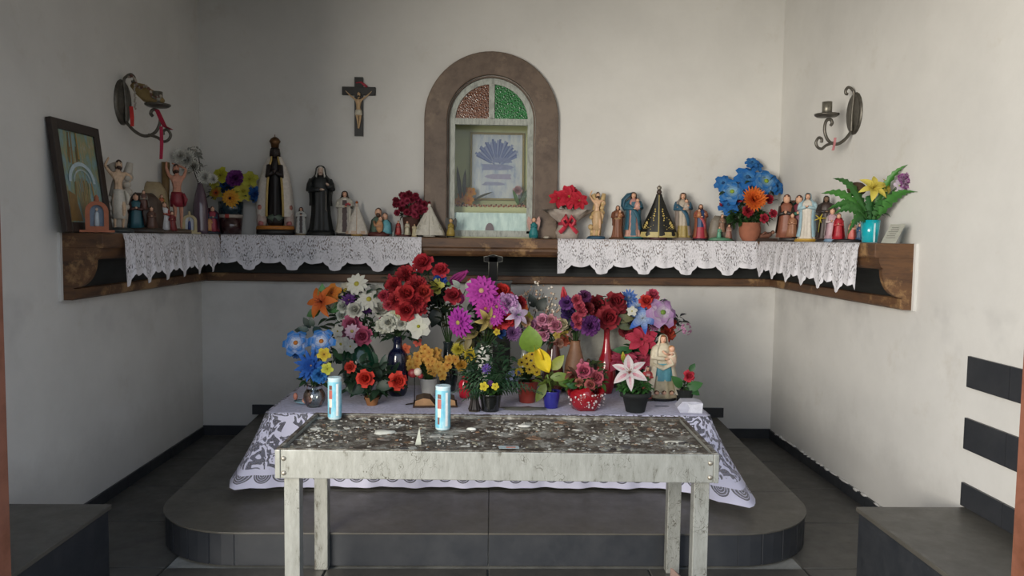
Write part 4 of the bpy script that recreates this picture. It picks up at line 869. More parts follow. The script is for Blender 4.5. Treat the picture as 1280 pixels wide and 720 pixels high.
m = MB(); m.lathe([(0, .01), (.004, .012), (.01, .004), (.03, .006), (.04, .003)], 10, hx('b4c4c0')); p, _ = place(491.5, 293, 285, 'back'); o = m.build('glass_trinket', GLOSS); o.location = p; tag(o, 'tiny pale glass trinket between the family bust and the couple figurine', 'trinket')
group_piece('small painted couple figurine in red and white in front of the crimson blossoms', 504, 293, 272, 'back', .16, '4a2a24', '4a2420', [(-.28, -.1, .1, .85, 'a83a38', '2a1e18', '7a2c2c'), (.25, -.1, .1, .85, 'c9c2a8', '4a3020', 'b0a48c')], wd=.42, peak=False, name='couple_figurine')
statue('tiny cream figurine in front of the brown pot of crimson blossoms', 518, 294, 278, d=.18, robe='bdb290', hair='8a7a52', base='9a8a5a', cloak='c8bd98', bw_=.2, name='figurine', cat='figurine')
caped('white glazed caped madonna statuette with a dark red crown, left foot of the arch', 536.5, 293, 248, 'c8c4b8', 'bdb8aa', 'c8c4b8', crown='7a1c24', skin='d8d4ca', robe='cfcabf', hw_=.42, d=.15, deco='b0ac9c')
def angel(label, px, pyb, pyt, robe, wing, base, d=.13, skin=SKIN, hair='5a3a24'):
    p, H = place(px, pyb, pyt, 'back', d); t = thing('angel_figurine', label, 'figurine', p); Q = Matrix.Diagonal((H,)*3+(1,))
    MB().lathe([(0, .2), (.06, .2)], 14, hx(base), sy=.8).xf(Q).build('plinth', PAINT, t)
    MB().lathe([(.06, .2), (.2, .21), (.4, .15), (.6, .13), (.7, .06)], 16, hx(robe), sy=.75, fold=.1, k=6).xf(Q).build('robe', PAINT, t)
    MB().ball((0, -.02, .82), (.1, .1, .12), 0, 12, 8, face_sel(skin, hair)).xf(Q).build('head', PAINT, t)
    for s in (-1, 1): MB().prism([(s*.04, .62), (s*.12, .86), (s*.24, .98), (s*.3, .8), (s*.27, .55), (s*.2, .34), (s*.08, .42)][::s], .08, .12, hx(wing)).xf(Q).build('wing', PAINT, t)
    m = MB()
    for s in (-1, 1): m.tube([(s*.11, -.02, .62), (s*.12, -.1, .48), (s*.01, -.15, .54)], .035, 6, hx(robe))
    m.xf(Q).build('sleeves', PAINT, t)
angel('tiny dark angel figurine with a gold front at the left foot of the arch', 563.5, 295, 270, 'a08a40', '1c1a18', '1c1a18', skin='c8a070', hair='1a1614')
angel('small turquoise robed angel figurine with pink wings at the right foot of the arch', 667, 294, 266, '2a7c80', 'c0968a', '226468')
m = MB(); m.ball((0, 0, .008), (.025, .018, .011), hx('b8b0a0'), 10, 6); p, _ = place(683, 297, 290, 'back', .14); o = m.build('pebble', PAINT); o.location = p; tag(o, 'flat pale pebble on the bare shelf at the right foot of the arch', 'pebble')
# ------------------------------------------------------------------ statues on the back shelf, right of the niche
martyr('bound martyr on a gilded white tree with a blue base, right of the wrapped poinsettia', 745.5, 297, 237, 'back', .12, 'c4a878', 'c4a47c', '28506a', 'd8b08c', 'tree')
statue('small brown robed monk statuette holding a child, right of the blue based martyr', 771.5, 298, 255, robe='7a4c34', hair='3a2418', base='5a4030', arms='hold', child=(.05, 'a06c44'), belt='c8a878', cloak='6b402c', cloak_z=.4, bw_=.19, prof='slim')
statue('madonna statuette in pink and blue with wind-blown veil on a teal base', 791, 298, 238, robe='c08c84', hair='4a2c20', cloak='2a5c70', cloak_z=.2, base='1c3c44', base2='2c7c80', sash='285a6c', front='22586c', arms='hold', child=(.06, 'c8988c'), bw_=.17, hem='c09484',
       extra=lambda t, H, B: B('veil', MB().tube([(0, .03, .96), (-.09, .05, .93), (-.17, .06, .82), (-.18, .05, .7), (-.14, .04, .6)], [.04, .06, .06, .05, .02], 9, hx('1f4c60'), flat=.5)))
caped('large madonna statuette in a black cape with gold embroidery and silver crown', 822.5, 299, 230, '14140f', 'b3a468', '4a2a30', crown='8a8478', deco='c4ad62', robe='3c2018', d=.14, hw_=.33)
statue('white robed madonna statuette with blue shawl holding an infant', 852.5, 298, 238, robe='b0a494', veil='96897c', cloak='8c8078', cloak_z=.1, base='7a706a', arms='hold', sash='2c566e', child=(.05, 'a89c90'), sleeve='2c566e', bw_=.17, hem='a08c50')
statue('small statuette in blue and crimson with a brown cloak and child', 875, 298, 252, robe='24406c', hem='9c2838', hair='7a4a34', cloak='8a5038', cloak_z=.08, base='2a2830', arms='hold', child=(-.04, 'b87c54'), sash='a84c50', bw_=.15, beard='7a4a34',
       extra=lambda t, H, B: B('crimson_hem', MB().lathe([(.06, .13), (.15, .125), (.28, .115), (.36, .11)], 24, hx('9c2838'), sy=.78, cap=False)))
group_piece('kneeling nativity statuette on a grey green rock beside the terracotta pot', 900, 298, 262, 'back', .13, '7c7468', '4c7c60', [(0, -.16, .3, .62, '8c6c58', '5a3c28', '7a6a5c'), (-.1, -.22, .1, .4, '5c9c80', '6a4a30', None), (.24, -.2, .08, .5, '9a6a5c', '4a3020', 'b89a8c')], wd=.42)
# right arm
group_piece('two embracing bronze and green robed figures on a dark base, right arm of the shelf', 990, 300, 240, 'right', .12, '5c3c30', '241e1c', [(-.12, -.06, .08, .92, '8a5440', '5a3020', '2c2420'), (.12, -.04, .08, .9, '6c2838', '4a2a1c', '2c6c5c'), (.02, -.2, .1, .5, '9c6c50', '3a2418', None)], name='embrace_statuette', wd=.26)
statue('madonna statuette in white with pale blue veil on a gold base', 1008, 301, 239, 'right', d=.13, robe='d0c8bc', veil='a8bcc4', cloak='9cbcc8', cloak_z=.1, base='a8822c', base2='c09a3c', arms='pray', sleeve='a8c4cc', bw_=.18)
statue('dark robed monk statuette with a yellow lily, behind the pink group', 1031, 302, 243, 'right', d=.09, robe='3a2c28', hair='2a1c16', cloak='2c2422', cloak_z=.1, base='2a2422', arms='hold', bw_=.15, skin='7c6450',
       extra=lambda t, H, B: B('yellow_lily', (lambda m: [m.tube([(-.08, -.13, .5), (-.08+.1*cos(a), -.15, .5+.1*sin(a))], [.016, .006], 5, hx('b8a42c')) for a in (0, 1.2, 2.4, 3.6, 4.9)] and m)(MB().tube([(-.1, -.12, .2), (-.08, -.13, .5)], .008, 5, hx('8a8430')))))
group_piece('pastel statuette group in pink and pale blue, right of the yellow lily monk', 1043, 303, 262, 'right', .17, 'a08884', '6c88a0', [(-.08, -.1, .1, .95, 'b898a0', '7a5a44', 'c0b0b0'), (.16, -.14, .08, .6, '8ca8c0', '7a5a44', 'b84c64')], wd=.3, peak=False)
group_piece('reclining statuette group in bright red and peach on a black base', 1059, 303, 268, 'right', .15, 'b8907c', '1e1a1c', [(-.3, -.1, .1, .95, 'a82430', '6a3a2c', 'b03038'), (.15, -.14, .1, .7, 'c06058', '7a5a44', 'c8a088'), (.4, -.1, .08, .6, '284868', '7a3a3c', '3a5a80')], wd=.5, peak=False)
# dark lying piece by the terracotta pot
p, H = place(958, 300, 286, 'back', .2); t = thing('reclining_figure', 'small dark reclining figure on a brown slab right of the terracotta pot', 'figurine', (p.x, p.y+.06, p.z)); m = MB(); m.box((0, 0, .012), (.2, .07, .024), hx('3c2c24')); m.build('plinth', MATTE, t)
m = MB(); m.tube([(-.08, 0, .035), (-.03, 0, .04), (.03, .0, .045), (.06, 0, .06)], [.012, .02, .024, .015], 8, hx('7c5444')); m.ball((.07, 0, .07), .016, 0, 10, 8, face_sel('8c6450', '2c1e18')); m.tube([(.03, -.01, .06), (0, -.025, .07), (-.02, -.02, .05)], .008, 6, hx('7c5444')); m.build('body', PAINT, t)
# leaflet leaning at the right end
p = aX(1122, 304, HX-.1); t = thing('leaflet', 'grey printed leaflet leaning on the right wall at the end of the shelf', 'leaflet', (HX-.15, p.y, 1.605)); t.rotation_euler = (radians(-38), 0, radians(-62))
MB().box((0, 0, .06), (.085, .004, .13), hx('a8a89e')).build('card', PAINT, t); m = MB()
for k in range(6): m.box((-.004*(k % 2), -.0028, .03+.014*k), (.055-.008*(k % 3), .001, .003), hx('6c6c66'))
m.build('printed_lines', PAINT, t)

# ------------------------------------------------------------------ crucifix on the back wall
p0 = aY(448.5, 170, DY-.02); Hc = (170-99)/FPX*DY; t = thing('crucifix', 'black wall crucifix with a painted corpus and a red ribbon', 'crucifix', (p0.x, DY-.014, p0.z))
m = MB(); m.box((0, 0, Hc*.5), (.066, .024, Hc), hx('1c1c1a')); m.build('upright', PAINT, t); bevel(MB().box((0, -.001, Hc*.765), (.26, .024, .064), hx('1c1c1a')).build('crossbar', PAINT, t), .004)
Jc = dict(pelvis=(0, -.04, .40), waist=(-.005, -.045, .47), chest=(0, -.045, .57), neck=(.005, -.05, .64), head0=(.01, -.06, .67), sl=(-.06, -.04, .62), el=(-.15, -.03, .69), hl=(-.23, -.02, .77), sr=(.06, -.04, .62), er=(.15, -.03, .69), hr=(.23, -.02, .77),
          hpl=(-.03, -.04, .36), hpr=(.03, -.04, .36), kl=(-.01, -.065, .26), kr=(.03, -.065, .26), al=(-.005, -.045, .15), ar=(.01, -.045, .15), fl=(-.003, -.055, .12), fr=(.008, -.055, .12))
Rc = {k: v*.68 for k, v in BR.items()}; skin_body('corpus', t, Jc, BE, Rc, Hc, 'c8a880')
m = MB(); m.ball((.012, -.075, .70), (.03, .032, .042), 0, 12, 8, face_sel('c8a880', '2c1c14')); m.ball((.012, -.085, .675), (.018, .018, .02), hx('2c1c14'), 8, 6); m.xf(Matrix.Diagonal((Hc,)*3+(1,))).build('head', PAINT, t)
m = MB(); m.lathe([(.35, .06), (.38, .062), (.42, .055), (.44, .048)], 16, hx('cfc8b4'), c=(0, -.045, 0), sy=.75, fold=.1, k=5); m.xf(Matrix.Diagonal((Hc,)*3+(1,))).build('loincloth', PAINT, t)
m = MB(); m.tube([(-.02, -.018, Hc*.9), (.02, -.02, Hc*.91), (.05, -.02, Hc*.86), (.065, -.02, Hc*.83)], [.008, .012, .016, .014], 6, hx('a83244'), flat=.4); m.build('red_ribbon', PAINT, t)
# ------------------------------------------------------------------ wrought iron sconces
def curve(P, n=5):
    P = [Vector(p) for p in P]; out = []
    for i in range(len(P)-1):
        a, b, c, d = (P[max(0, min(len(P)-1, i+k))] for k in (-1, 0, 1, 2))
        for j in range(n): t = j/n; out.append(.5*(2*b+(c-a)*t+(2*a-5*b+4*c-d)*t*t+(3*b-a-3*c+d)*t**3))
    return out+[P[-1]]
def sconce(label, s, px, pyc, cup=True, extra=None):
    c = aX(px, pyc, s*(HX-.0)); t = thing('wall_sconce', label, 'sconce', (c.x, c.y, c.z), 0); IR = hx('6c6860')
    D = lambda o, y, z: (-s*o*(.66 if s > 0 else .8), y, z*(.86 if s > 0 else .9))     # o: distance out from the wall
    m = MB(); n = 18; prof = [(0, .012), (.35, .02), (.7, .012), (.9, .02), (1, .004)]
    vs = [D(.03, 0, 0)]; 
    for f, o in prof[1:]:
        for j in range(n): a = 2*pi*j/n; vs.append(D(o+.004, .1*f*cos(a), .155*f*sin(a)))
    fs = [(0, 1+j, 1+(j+1) % n) for j in range(n)]+[(1+i*n+j, 1+(i+1)*n+j, 1+(i+1)*n+(j+1) % n, 1+i*n+(j+1) % n) for i in range(3) for j in range(n)]
    vs += [D(0, .1*cos(2*pi*j/n), .155*sin(2*pi*j/n)) for j in range(n)]; k = 1+3*n; fs += [(k+j, k+n+j, k+n+(j+1) % n, k+(j+1) % n) for j in range(n)]
    m.add(vs, fs, IR, True); m.build('backplate', METAL, t)
    m = MB(); m.tube(curve([D(.03, 0, -.14), D(.03, 0, 0), D(.02, 0, .14), D(.04, 0, .175), D(.075, 0, .19), D(.1, 0, .17), D(.1, 0, .145), D(.08, 0, .14)]), .009, 8, IR); m.build('top_scroll', METAL, t)
    m = MB(); arm = [D(.03, 0, -.13), D(.09, 0, -.19), D(.17, 0, -.225), D(.25, 0, -.2), D(.29, 0, -.13), D(.28, 0, -.06), D(.24, 0, -.045), D(.22, 0, -.07), D(.235, 0, -.09)]; m.tube(curve(arm), .01, 8, IR); m.build('arm', METAL, t)
    m = MB(); m.tube(curve([D(.2, 0, -.215), D(.27, 0, -.235), D(.31, 0, -.26), D(.35, 0, -.25), D(.37, 0, -.215), D(.345, 0, -.18), D(.315, 0, -.19), D(.315, 0, -.215)]), .009, 8, IR); m.build('end_scroll', METAL, t)
    cz = -.03; m = MB(); m.lathe([(0, .02), (.002, .06), (.012, .075), (.02, .076), (.014, .06), (.01, .02)], 20, IR, c=D(.275, 0, cz)); m.build('drip_pan', METAL, t)
    if cup: MB().lathe([(0, .03), (.085, .03), (.085, .022), (.02, .018)], 16, hx('8c887c'), c=D(.275, 0, cz+.012)).build('candle_cup', METAL, t)
    return t
ls = sconce('wrought iron wall sconce on the left wall holding beads and red ribbons', -1, 152, 128)
L0 = Vector(ls.location)
m = MB(); rr = random.Random(4)
m.tube([(.07, 0, .11), (.12, -.01, .08), (.16, 0, .045), (.22, 0, .02), (.26, 0, .01)], [.02, .045, .05, .045, .01], 10, hx('8a7448'), flat=.7); o = m.build('gold_cloth', MATTE); o.location = L0; tag(o, 'crumpled gold cloth bundle resting on the left sconce', 'cloth')
t = thing('rosary', 'pale bead string looped over the left sconce', 'rosary', L0); m = MB()
for k in range(42):
    a = k/41; x = .07+.19*a; z = .145-.13*a+.02*sin(a*14); m.ball((x, -.05+.012*sin(k), z), .008, hx(rr.choice(['b0a494', '6b4438', '8c8478'])), 6, 4)
for k in range(14): m.ball((.1+.003*sin(k*2), -.04, .1-.011*k), .007, hx('a8a094'), 6, 4)
m.build('beads', PAINT, t)
def ribbon(label, loc, pts, wd, col):
    m = MB(); vs = []
    for k, (x, y, z) in enumerate(pts): vs += [(x-wd/2, y, z), (x+wd/2, y+.004*sin(k*2), z)]
    m.add(vs, [(2*i, 2*i+1, 2*i+3, 2*i+2) for i in range(len(pts)-1)], hx(col)); o = m.build('ribbon', MATTE); o.location = loc; md = o.modifiers.new('thick', 'SOLIDIFY'); md.thickness = .0015
    return tag(o, label, 'ribbon')
q = lambda px, py, o: aX(px, py, -HX+o)-L0
ribbon('short bright red ribbon hanging from the beads near the left sconce backplate', L0, [q(164, 133, .1)+Vector((0, 0, .0)), q(165, 146, .12), q(165.5, 158, .12)], .022, 'c8302c')
ribbon('dark red ribbon running slantwise off the left sconce to a knot', L0, [q(196, 137, .25), q(201, 148, .26), q(206, 158, .27), q(214, 162, .28)], .028, 'a01c38')
ribbon('long crimson ribbon hanging straight down below the left sconce', L0, [q(201.5, 158, .27), q(202, 180, .27), q(201.5, 199, .27)], .02, 'b02848')
rs = sconce('bare wrought iron wall sconce with a candle cup on the right wall', 1, 1069, 142)
R0_ = Vector(rs.location); q = lambda px, py, o: aX(px, py, HX-o)-R0_
ribbon('faded pink ribbon scrap tied under the right sconce', R0_, [q(1044, 172, .15), q(1043, 181, .15), q(1041, 188, .15)], .016, 'b8787c')
# black cross with silver edge standing behind the flowers
p = aY(616, 360, 5.72); t = thing('standing_cross', 'black cross outlined in silver standing behind the flowers below the shelf', 'cross', (p.x, 5.5, ZA-.43+.0)); t.location.z = PT
zt, zb_ = aY(616, 319, 5.5).z-PT, aY(616, 351, 5.5).z-PT
w_ = 13/FPX*5.5
m = MB(); m.box((0, 0, (zt+zb_)/2), (w_*.8, .02, zt-zb_), hx('0c0d0d')); m.box((0, 0, zt-.03), (w_*1.7, .02, .035), hx('0c0d0d')); m.build('shaft', MATTE, t)
m = MB(); e = w_*.42; f = w_*.88
for s in (-1, 1): m.tube([(s*e, -.012, zb_), (s*e, -.012, zt-.05), (s*f, -.012, zt-.045), (s*f, -.012, zt-.012), (s*e, -.012, zt-.005), (0, -.012, zt+.004)], .003, 6, hx('8c8c84'))
m.build('silver_edge', METAL, t)
m = MB(); m.box((0, 0, zb_/2), (.26, .1, zb_), hx('121312')); m.box((0, 0, zb_-.004), (.275, .115, .014), hx('3c3e3c')); m.build('pedestal', PAINT, t)
# white framed panel leaning behind the vases
a = aY(722, 442, 5.08); b = aY(801, 392, 5.08)
t = thing('white_panel', 'white framed board standing behind the red long-necked vase', 'board', ((a.x+b.x)/2, 5.06, ZA+.002)); wd, ht = b.x-a.x, b.z-ZA
bevel(MB().box((0, 0, ht-.16), (wd, .02, .32), hx('a8a69a')).build('board', PAINT, t), .006); m = MB()
for s in (-1, 1): m.box((s*(wd/2-.012), -.014, ht-.16), (.024, .01, .32), hx('b4b2a6'))
for z in (ht-.012, ht-.308): m.box((0, -.014, z), (wd, .01, .024), hx('b4b2a6'))
m.build('panel_edge', PAINT, t); m = MB(); m.box((0, 0, (ht-.32)/2), (wd*.9, .018, ht-.32), hx('50504a')); m.build('stand', MATTE, t)  # added dark sheet under the board, coloured as the wall shadow there
# ------------------------------------------------------------------ flowers
def petal(m, L, W, c0, c1, rz=0, tilt=0, curl=0, cup=.2, pw=.8, nu=5, nv=3, r0_=.0, z0=0, ruf=0, edge=None, rr=None, tip=.0):
    """one petal grown along +X, flower axis +Z"""
    vs = []; cl = []
    for i in range(nu+1):
        t = i/nu; wd = W*.5*max(tip*(t > .9), (sin(pi*min(1, t**pw*.97+.03)))**.75 if i < nu else (.25 if tip else .04)); x = r0_+L*t*cos(curl*t); z = L*t*sin(curl*t)
        for j in range(nv+1): u = 2*j/nv-1; vs.append((x, u*wd, z+cup*abs(u)**2*wd+(ruf*sin(7*u+9*t+(rr or 0))*L*t)))
    R_ = Matrix.Rotation(rz, 4, 'Z') @ Matrix.Rotation(-tilt, 4, 'Y'); vs = [R_ @ Vector(v)+Vector((0, 0, z0)) for v in vs]
    fs = []
    for i in range(nu):
        for j in range(nv):
            a = i*(nv+1)+j; fs.append((a, a+nv+1, a+nv+2, a+1)); t = (i+.5)/nu; u = abs(2*(j+.5)/nv-1); c = mixc(c0, c1, min(1, t*1.3-.05) if t > .1 else 0)
            if edge and (u > .6 or t > .85): c = edge
            cl.append(c)
    m.add(vs, fs, cl, True)
def centre(m, r, c, h=.5, z=0): m.ball((0, 0, z), (r, r, r*h), c, 10, 6)
CACHE = {}; SHADE_ = .22     # shade over the altar, mixed into its petal colours as darkening
def spec(kind, cols, rr):
    """list of petals (kwargs) and a function drawing the middle, for a flower of diameter 1"""
    c = [hx(x) for x in cols]; c0, c1 = c[0], c[min(1, len(c)-1)]; c2 = c[2] if len(c) > 2 else hx('c8a83c'); P = []; mid = lambda m: centre(m, .07, c2)
    if kind == 'gerbera':
        for n, L, W, t, z in ((16, .5, .17, .12, 0), (14, .42, .15, .35, .01), (10, .26, .1, .7, .02)):
            for k in range(n): P.append(dict(L=L*rr.uniform(.93, 1.03), W=W, c0=c0, c1=c1, rz=2*pi*(k+rr.uniform(-.15, .15))/n+n, tilt=t, curl=-.25, pw=1.2, z0=z))
        mid = lambda m: centre(m, .08, c2, .6, .05)
    elif kind == 'daisy':
        for k in range(11): P.append(dict(L=.5, W=.24, c0=c0, c1=c1, rz=2*pi*k/11+rr.uniform(-.1, .1), tilt=.15+rr.uniform(-.1, .15), curl=-.2, pw=1.1))
        mid = lambda m: centre(m, .11, c2, .6, .03)
    elif kind == 'anemone':
        for n, L, W, t in ((6, .5, .42, .15), (5, .34, .32, .5)):
            for k in range(n): P.append(dict(L=L, W=W, c0=c0, c1=c1, rz=2*pi*k/n+n, tilt=t+rr.uniform(-.1, .1), curl=-.3, pw=1.0, ruf=.03, rr=k, tip=.5))
        mid = lambda m: centre(m, .08, c2, .6, .06)
    elif kind == 'five':
        for k in range(5): P.append(dict(L=.5, W=.48, c0=c0, c1=c1, rz=2*pi*k/5+rr.uniform(-.1, .1), tilt=.25, curl=-.3, pw=.95, tip=.5))
        mid = lambda m: centre(m, .07, c2, .7, .03)
    elif kind == 'rose':
        for n, L, W, t, z in ((6, .5, .52, .15, 0), (6, .45, .48, .45, .0), (5, .38, .44, .85, .0), (4, .33, .36, 1.15, .0), (3, .3, .26, 1.35, 0)):
            for k in range(n): P.append(dict(L=L, W=W, c0=mixc(c0, (0, 0, 0), .25), c1=c1, rz=2*pi*(k+.5*rr.random())/n+n, tilt=t+rr.uniform(-.06, .06), curl=.35-.5*(t < .3), pw=.9, ruf=.03, rr=k, tip=.6, cup=.3))
        mid = lambda m: centre(m, .06, mixc(c0, (0, 0, 0), .3), 2.5, .12)
    elif kind == 'poinsettia':
        for n, L, W, t in ((7, .52, .3, .02), (6, .4, .24, .25), (4, .22, .12, .5)):
            for k in range(n): P.append(dict(L=L*rr.uniform(.9, 1.05), W=W, c0=c0, c1=c1, rz=2*pi*k/n+n+rr.uniform(-.15, .15), tilt=t, curl=-.15, pw=.95, cup=.35))
        mid = lambda m: [m.ball((.03*cos(a), .03*sin(a), .05), .018, c2, 6, 4) for a in range(5)]
    elif kind == 'lily':
        for k in range(6): P.append(dict(L=.58, W=.24 if k % 2 else .3, c0=c0, c1=c1, rz=pi*k/3, tilt=.75, curl=-.75, pw=.95, cup=.5, edge=c[3] if len(c) > 3 else None, nu=7))
        mid = lambda m: [m.tube([(0, 0, 0), (.05*cos(a), .05*sin(a), .2), (.09*cos(a), .09*sin(a), .3)], .008, 4, c2) for a in range(6)]
    elif kind == 'mum':
        for L, t, n in ((.5, .15, 22), (.46, .45, 20), (.4, .8, 16), (.34, 1.15, 10), (.3, 1.4, 5)):
            for k in range(n): P.append(dict(L=L*rr.uniform(.85, 1.05), W=.1, c0=c0, c1=c1, rz=2*pi*k/n+n, tilt=t+rr.uniform(-.08, .08), curl=.25, pw=1.2, nu=3, nv=1, cup=.1))
    elif kind == 'spiky':
        for n, L, W, t in ((12, .5, .13, .15), (12, .44, .12, .45), (8, .32, .1, .9)):
            for k in range(n): P.append(dict(L=L, W=W, c0=c0, c1=c1, rz=2*pi*(k+rr.uniform(-.2, .2))/n+n, tilt=t, curl=.1, pw=.9, nu=4, nv=2))
    elif kind == 'carnation':
        for L, t, n in ((.5, .1, 13), (.48, .4, 13), (.44, .75, 11), (.38, 1.1, 8), (.33, 1.4, 5)):
            for k in range(n): P.append(dict(L=L*rr.uniform(.88, 1.06), W=.23, c0=c0, c1=mixc(c1, c0, rr.random()*.5), rz=2*pi*k/n+n, tilt=t+rr.uniform(-.2, .2), curl=rr.uniform(-.3, .3), pw=1.35, ruf=.12, rr=k*2, nu=4, nv=4, tip=.7))
        mid = lambda m: None
    elif kind == 'bud':
        for k in range(4): P.append(dict(L=.62, W=.42, c0=c0, c1=c1, rz=pi/2*k, tilt=1.25, curl=.35, pw=.75, cup=.4, z0=-.25))
        mid = lambda m: m.ball((0, 0, -.05), (.17, .17, .28), c0, 8, 6)
    elif kind == 'tulip':
        for k in range(6): P.append(dict(L=1.0, W=.42, c0=c0, c1=c1, rz=pi/3*k, tilt=1.38, curl=.12, pw=.8, cup=.5, z0=-.5))
        mid = lambda m: centre(m, .12, hx('4a7a3c'), 1, -.5)
    elif kind == 'ball':
        pass
    if kind == 'cluster':
        def mid(m):
            for k in range(34):
                th = math.acos(1-2*(k+.5)/34*.62); a = 2.4*k; n_ = Vector((sin(th)*cos(a), sin(th)*sin(a), cos(th)*.8)); i0 = len(m.v)
                for q in range(4): petal(m, .1, .1, c0, mixc(c1, c0, rr.random()*.5), rz=pi/2*q+k, tilt=.3, nu=2, nv=1, tip=.5)
                m.xf(Matrix.Translation(n_*.42) @ n_.to_track_quat('Z', 'Y').to_matrix().to_4x4(), i0)
    if kind == 'florets':     # loose head of many small blooms
        def mid(m):
            for k in range(26):
                n_ = Vector((rr.uniform(-1, 1), rr.uniform(-1, 1), rr.uniform(-.2, 1))); n_ = n_.normalized()*rr.uniform(.25, .5); i0 = len(m.v)
                for q in range(5): petal(m, .12, .11, c0, c1, rz=2*pi/5*q+k, tilt=.35, nu=2, nv=1, tip=.5)
                centre(m, .02, c2)
                m.xf(Matrix.Translation(n_) @ n_.to_track_quat('Z', 'Y').to_matrix().to_4x4(), i0)
    return P, mid
def flower(kind, cols, parent, loc, normal, size, spin=0, split=None, name='flower'):
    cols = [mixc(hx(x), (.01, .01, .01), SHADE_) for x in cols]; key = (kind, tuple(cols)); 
    if split is None: split = size > .14 and kind in ('gerbera', 'daisy', 'anemone', 'five', 'poinsettia', 'lily', 'rose')
    key += (split,)
    if key not in CACHE:
        rr = random.Random(len(CACHE)+11); P, mid = spec(kind, cols, rr); m = MB(); mid(m)
        if split:
            pm = []
            m.tube([(0, 0, -.12), (0, 0, .01)], [.02, .07], 7, hx('3c5c34'))
            for q in P: a = MB(); petal(a, **q); me = a.mesh('petal'); me.materials.append(PETAL); pm.append(me)
            me = m.mesh('flower'); me.materials.append(PETAL); CACHE[key] = (me, pm)
        else:
            m.tube([(0, 0, -.12), (0, 0, .01)], [.02, .06], 6, hx('3c5c34'))
            for q in P: petal(m, **q)
            me = m.mesh('flower'); me.materials.append(PETAL); CACHE[key] = (me, [])
    me, pm = CACHE[key]; n = Vector(normal).normalized()
    M = Matrix.Translation(loc) @ n.to_track_quat('Z', 'Y').to_matrix().to_4x4() @ Matrix.Rotation(spin, 4, 'Z') @ Matrix.Diagonal((size, size, size, 1))
    o = link(name, me, parent, M)
    for p_ in pm: link('petal', p_, o)
    return o
def leafmesh(m, p, d, L, W, c, fold=.3, up_=None, curl=-.5, nu=4):
    i0 = len(m.v); petal(m, L, W, mixc(c, (0, 0, 0), .2), c, curl=curl, cup=fold, pw=.85, nu=nu, nv=2)
    d = Vector(d).normalized(); z = Vector(up_ or (0, -.4, 1)); y = z.cross(d); y = y.normalized() if y.length > 1e-3 else Vector((0, 1, 0)); z = d.cross(y)
    M = Matrix(((d.x, y.x, z.x, p[0]), (d.y, y.y, z.y, p[1]), (d.z, y.z, z.z, p[2]), (0, 0, 0, 1))); m.xf(M, i0)
def plant(name, label, cat, mouth, root, flowers=(), foliage=(), bigleaves=(), stems=True, group=None, pot=None, seed=1, stemcol='3f5a34'):
    """root: world foot of the thing; mouth: world point the stems leave from.
    flowers: (kind, px, py, size px, colours[, dy]); foliage: (px, py, rx px, ry px, n, leaf px, colour)"""
    t = thing(name, label, cat, root, 0, group); rr = random.Random(seed); rt_ = Vector(root); mo = Vector(mouth)-rt_
    if pot: pot(t)
    pts = []
    for f in flowers:
        kind, px, py, sz, cols = f[:5]; dy = f[5] if len(f) > 5 else rr.uniform(-.05, .0)
        p = aY(px, py, mouth[1]+dy)-rt_; s = sz/FPX*(mouth[1]+dy); pts.append(p)
        c = mo+Vector((0, .15, .05)); n_ = (p-c); n_.z *= .6; n_ = n_.normalized()*.75+Vector((0, -1.0, .25))
        if kind in ('tulip', 'bud'): n_ = (p-mo).normalized()+Vector((0, -.2, .5))
        if len(f) > 6: n_ = Vector(f[6])
        if kind in ('lily', 'anemone', 'gerbera', 'five', 'daisy', 'poinsettia'): n_ += Vector((rr.uniform(-.25, .25), 0, rr.uniform(-.15, .15)))
        flower(kind, cols, t, p, n_, s, rr.random()*6)
    if stems and pts:
        m = MB()
        for p in pts: mid = (p+mo)*.5+Vector((0, .03, .02)); m.tube([mo+Vector((rr.uniform(-.01, .01), rr.uniform(-.01, .01), -.03)), mid, p+Vector((0, .015, 0))], [.004, .0035, .003], 5, hx(stemcol))
        m.build('stems', LEAF, t)
    m = MB(); any_ = False
    for px, py, rx, ry, n, lp, col in foliage:
        for k in range(n):
            a, r = rr.random()*2*pi, sqrt(rr.random()); Y = mouth[1]+rr.uniform(-.04, .08); p = aY(px+rx*r*cos(a), py+ry*r*sin(a), Y)-rt_
            d = (p-mo).normalized()*.6+Vector((rr.uniform(-1, 1), rr.uniform(-.8, .2), rr.uniform(-.5, .9))); L = lp/FPX*Y*rr.uniform(.7, 1.3)
            leafmesh(m, p, d, L, L*.5, mixc(hx(col), hx('20301c'), rr.random()*.5)); any_ = True
    if any_: o = m.build('foliage', LEAF, t); o['kind'] = 'stuff'
    for px, py, L, W, ang, col in bigleaves:      # separate large leaves; ang: direction in degrees seen from the front
        m = MB(); Y = mouth[1]-.03; p = aY(px, py, Y)-rt_; s = Y/FPX; a = radians(ang); leafmesh(m, p, (cos(a), -.35, sin(a)), L*s, W*s, hx(col), .25, (0, -1, .3), -.3, 5); m.build('leaf', LEAF, t)
    return t
def lathe_at(t, prof, col, mat, name='vase', n=28, cols=None, **k): return MB().lathe(prof, n, hx(col), cols=cols, **k).build(name, mat, t)
def hollow(r0_, r1, h, wall=.004): return [(0, r0_), (h*.9, r1), (h, r1*1.03), (h, r1-wall), (h*.92, r1-wall-.002), (h*.9, .002)]
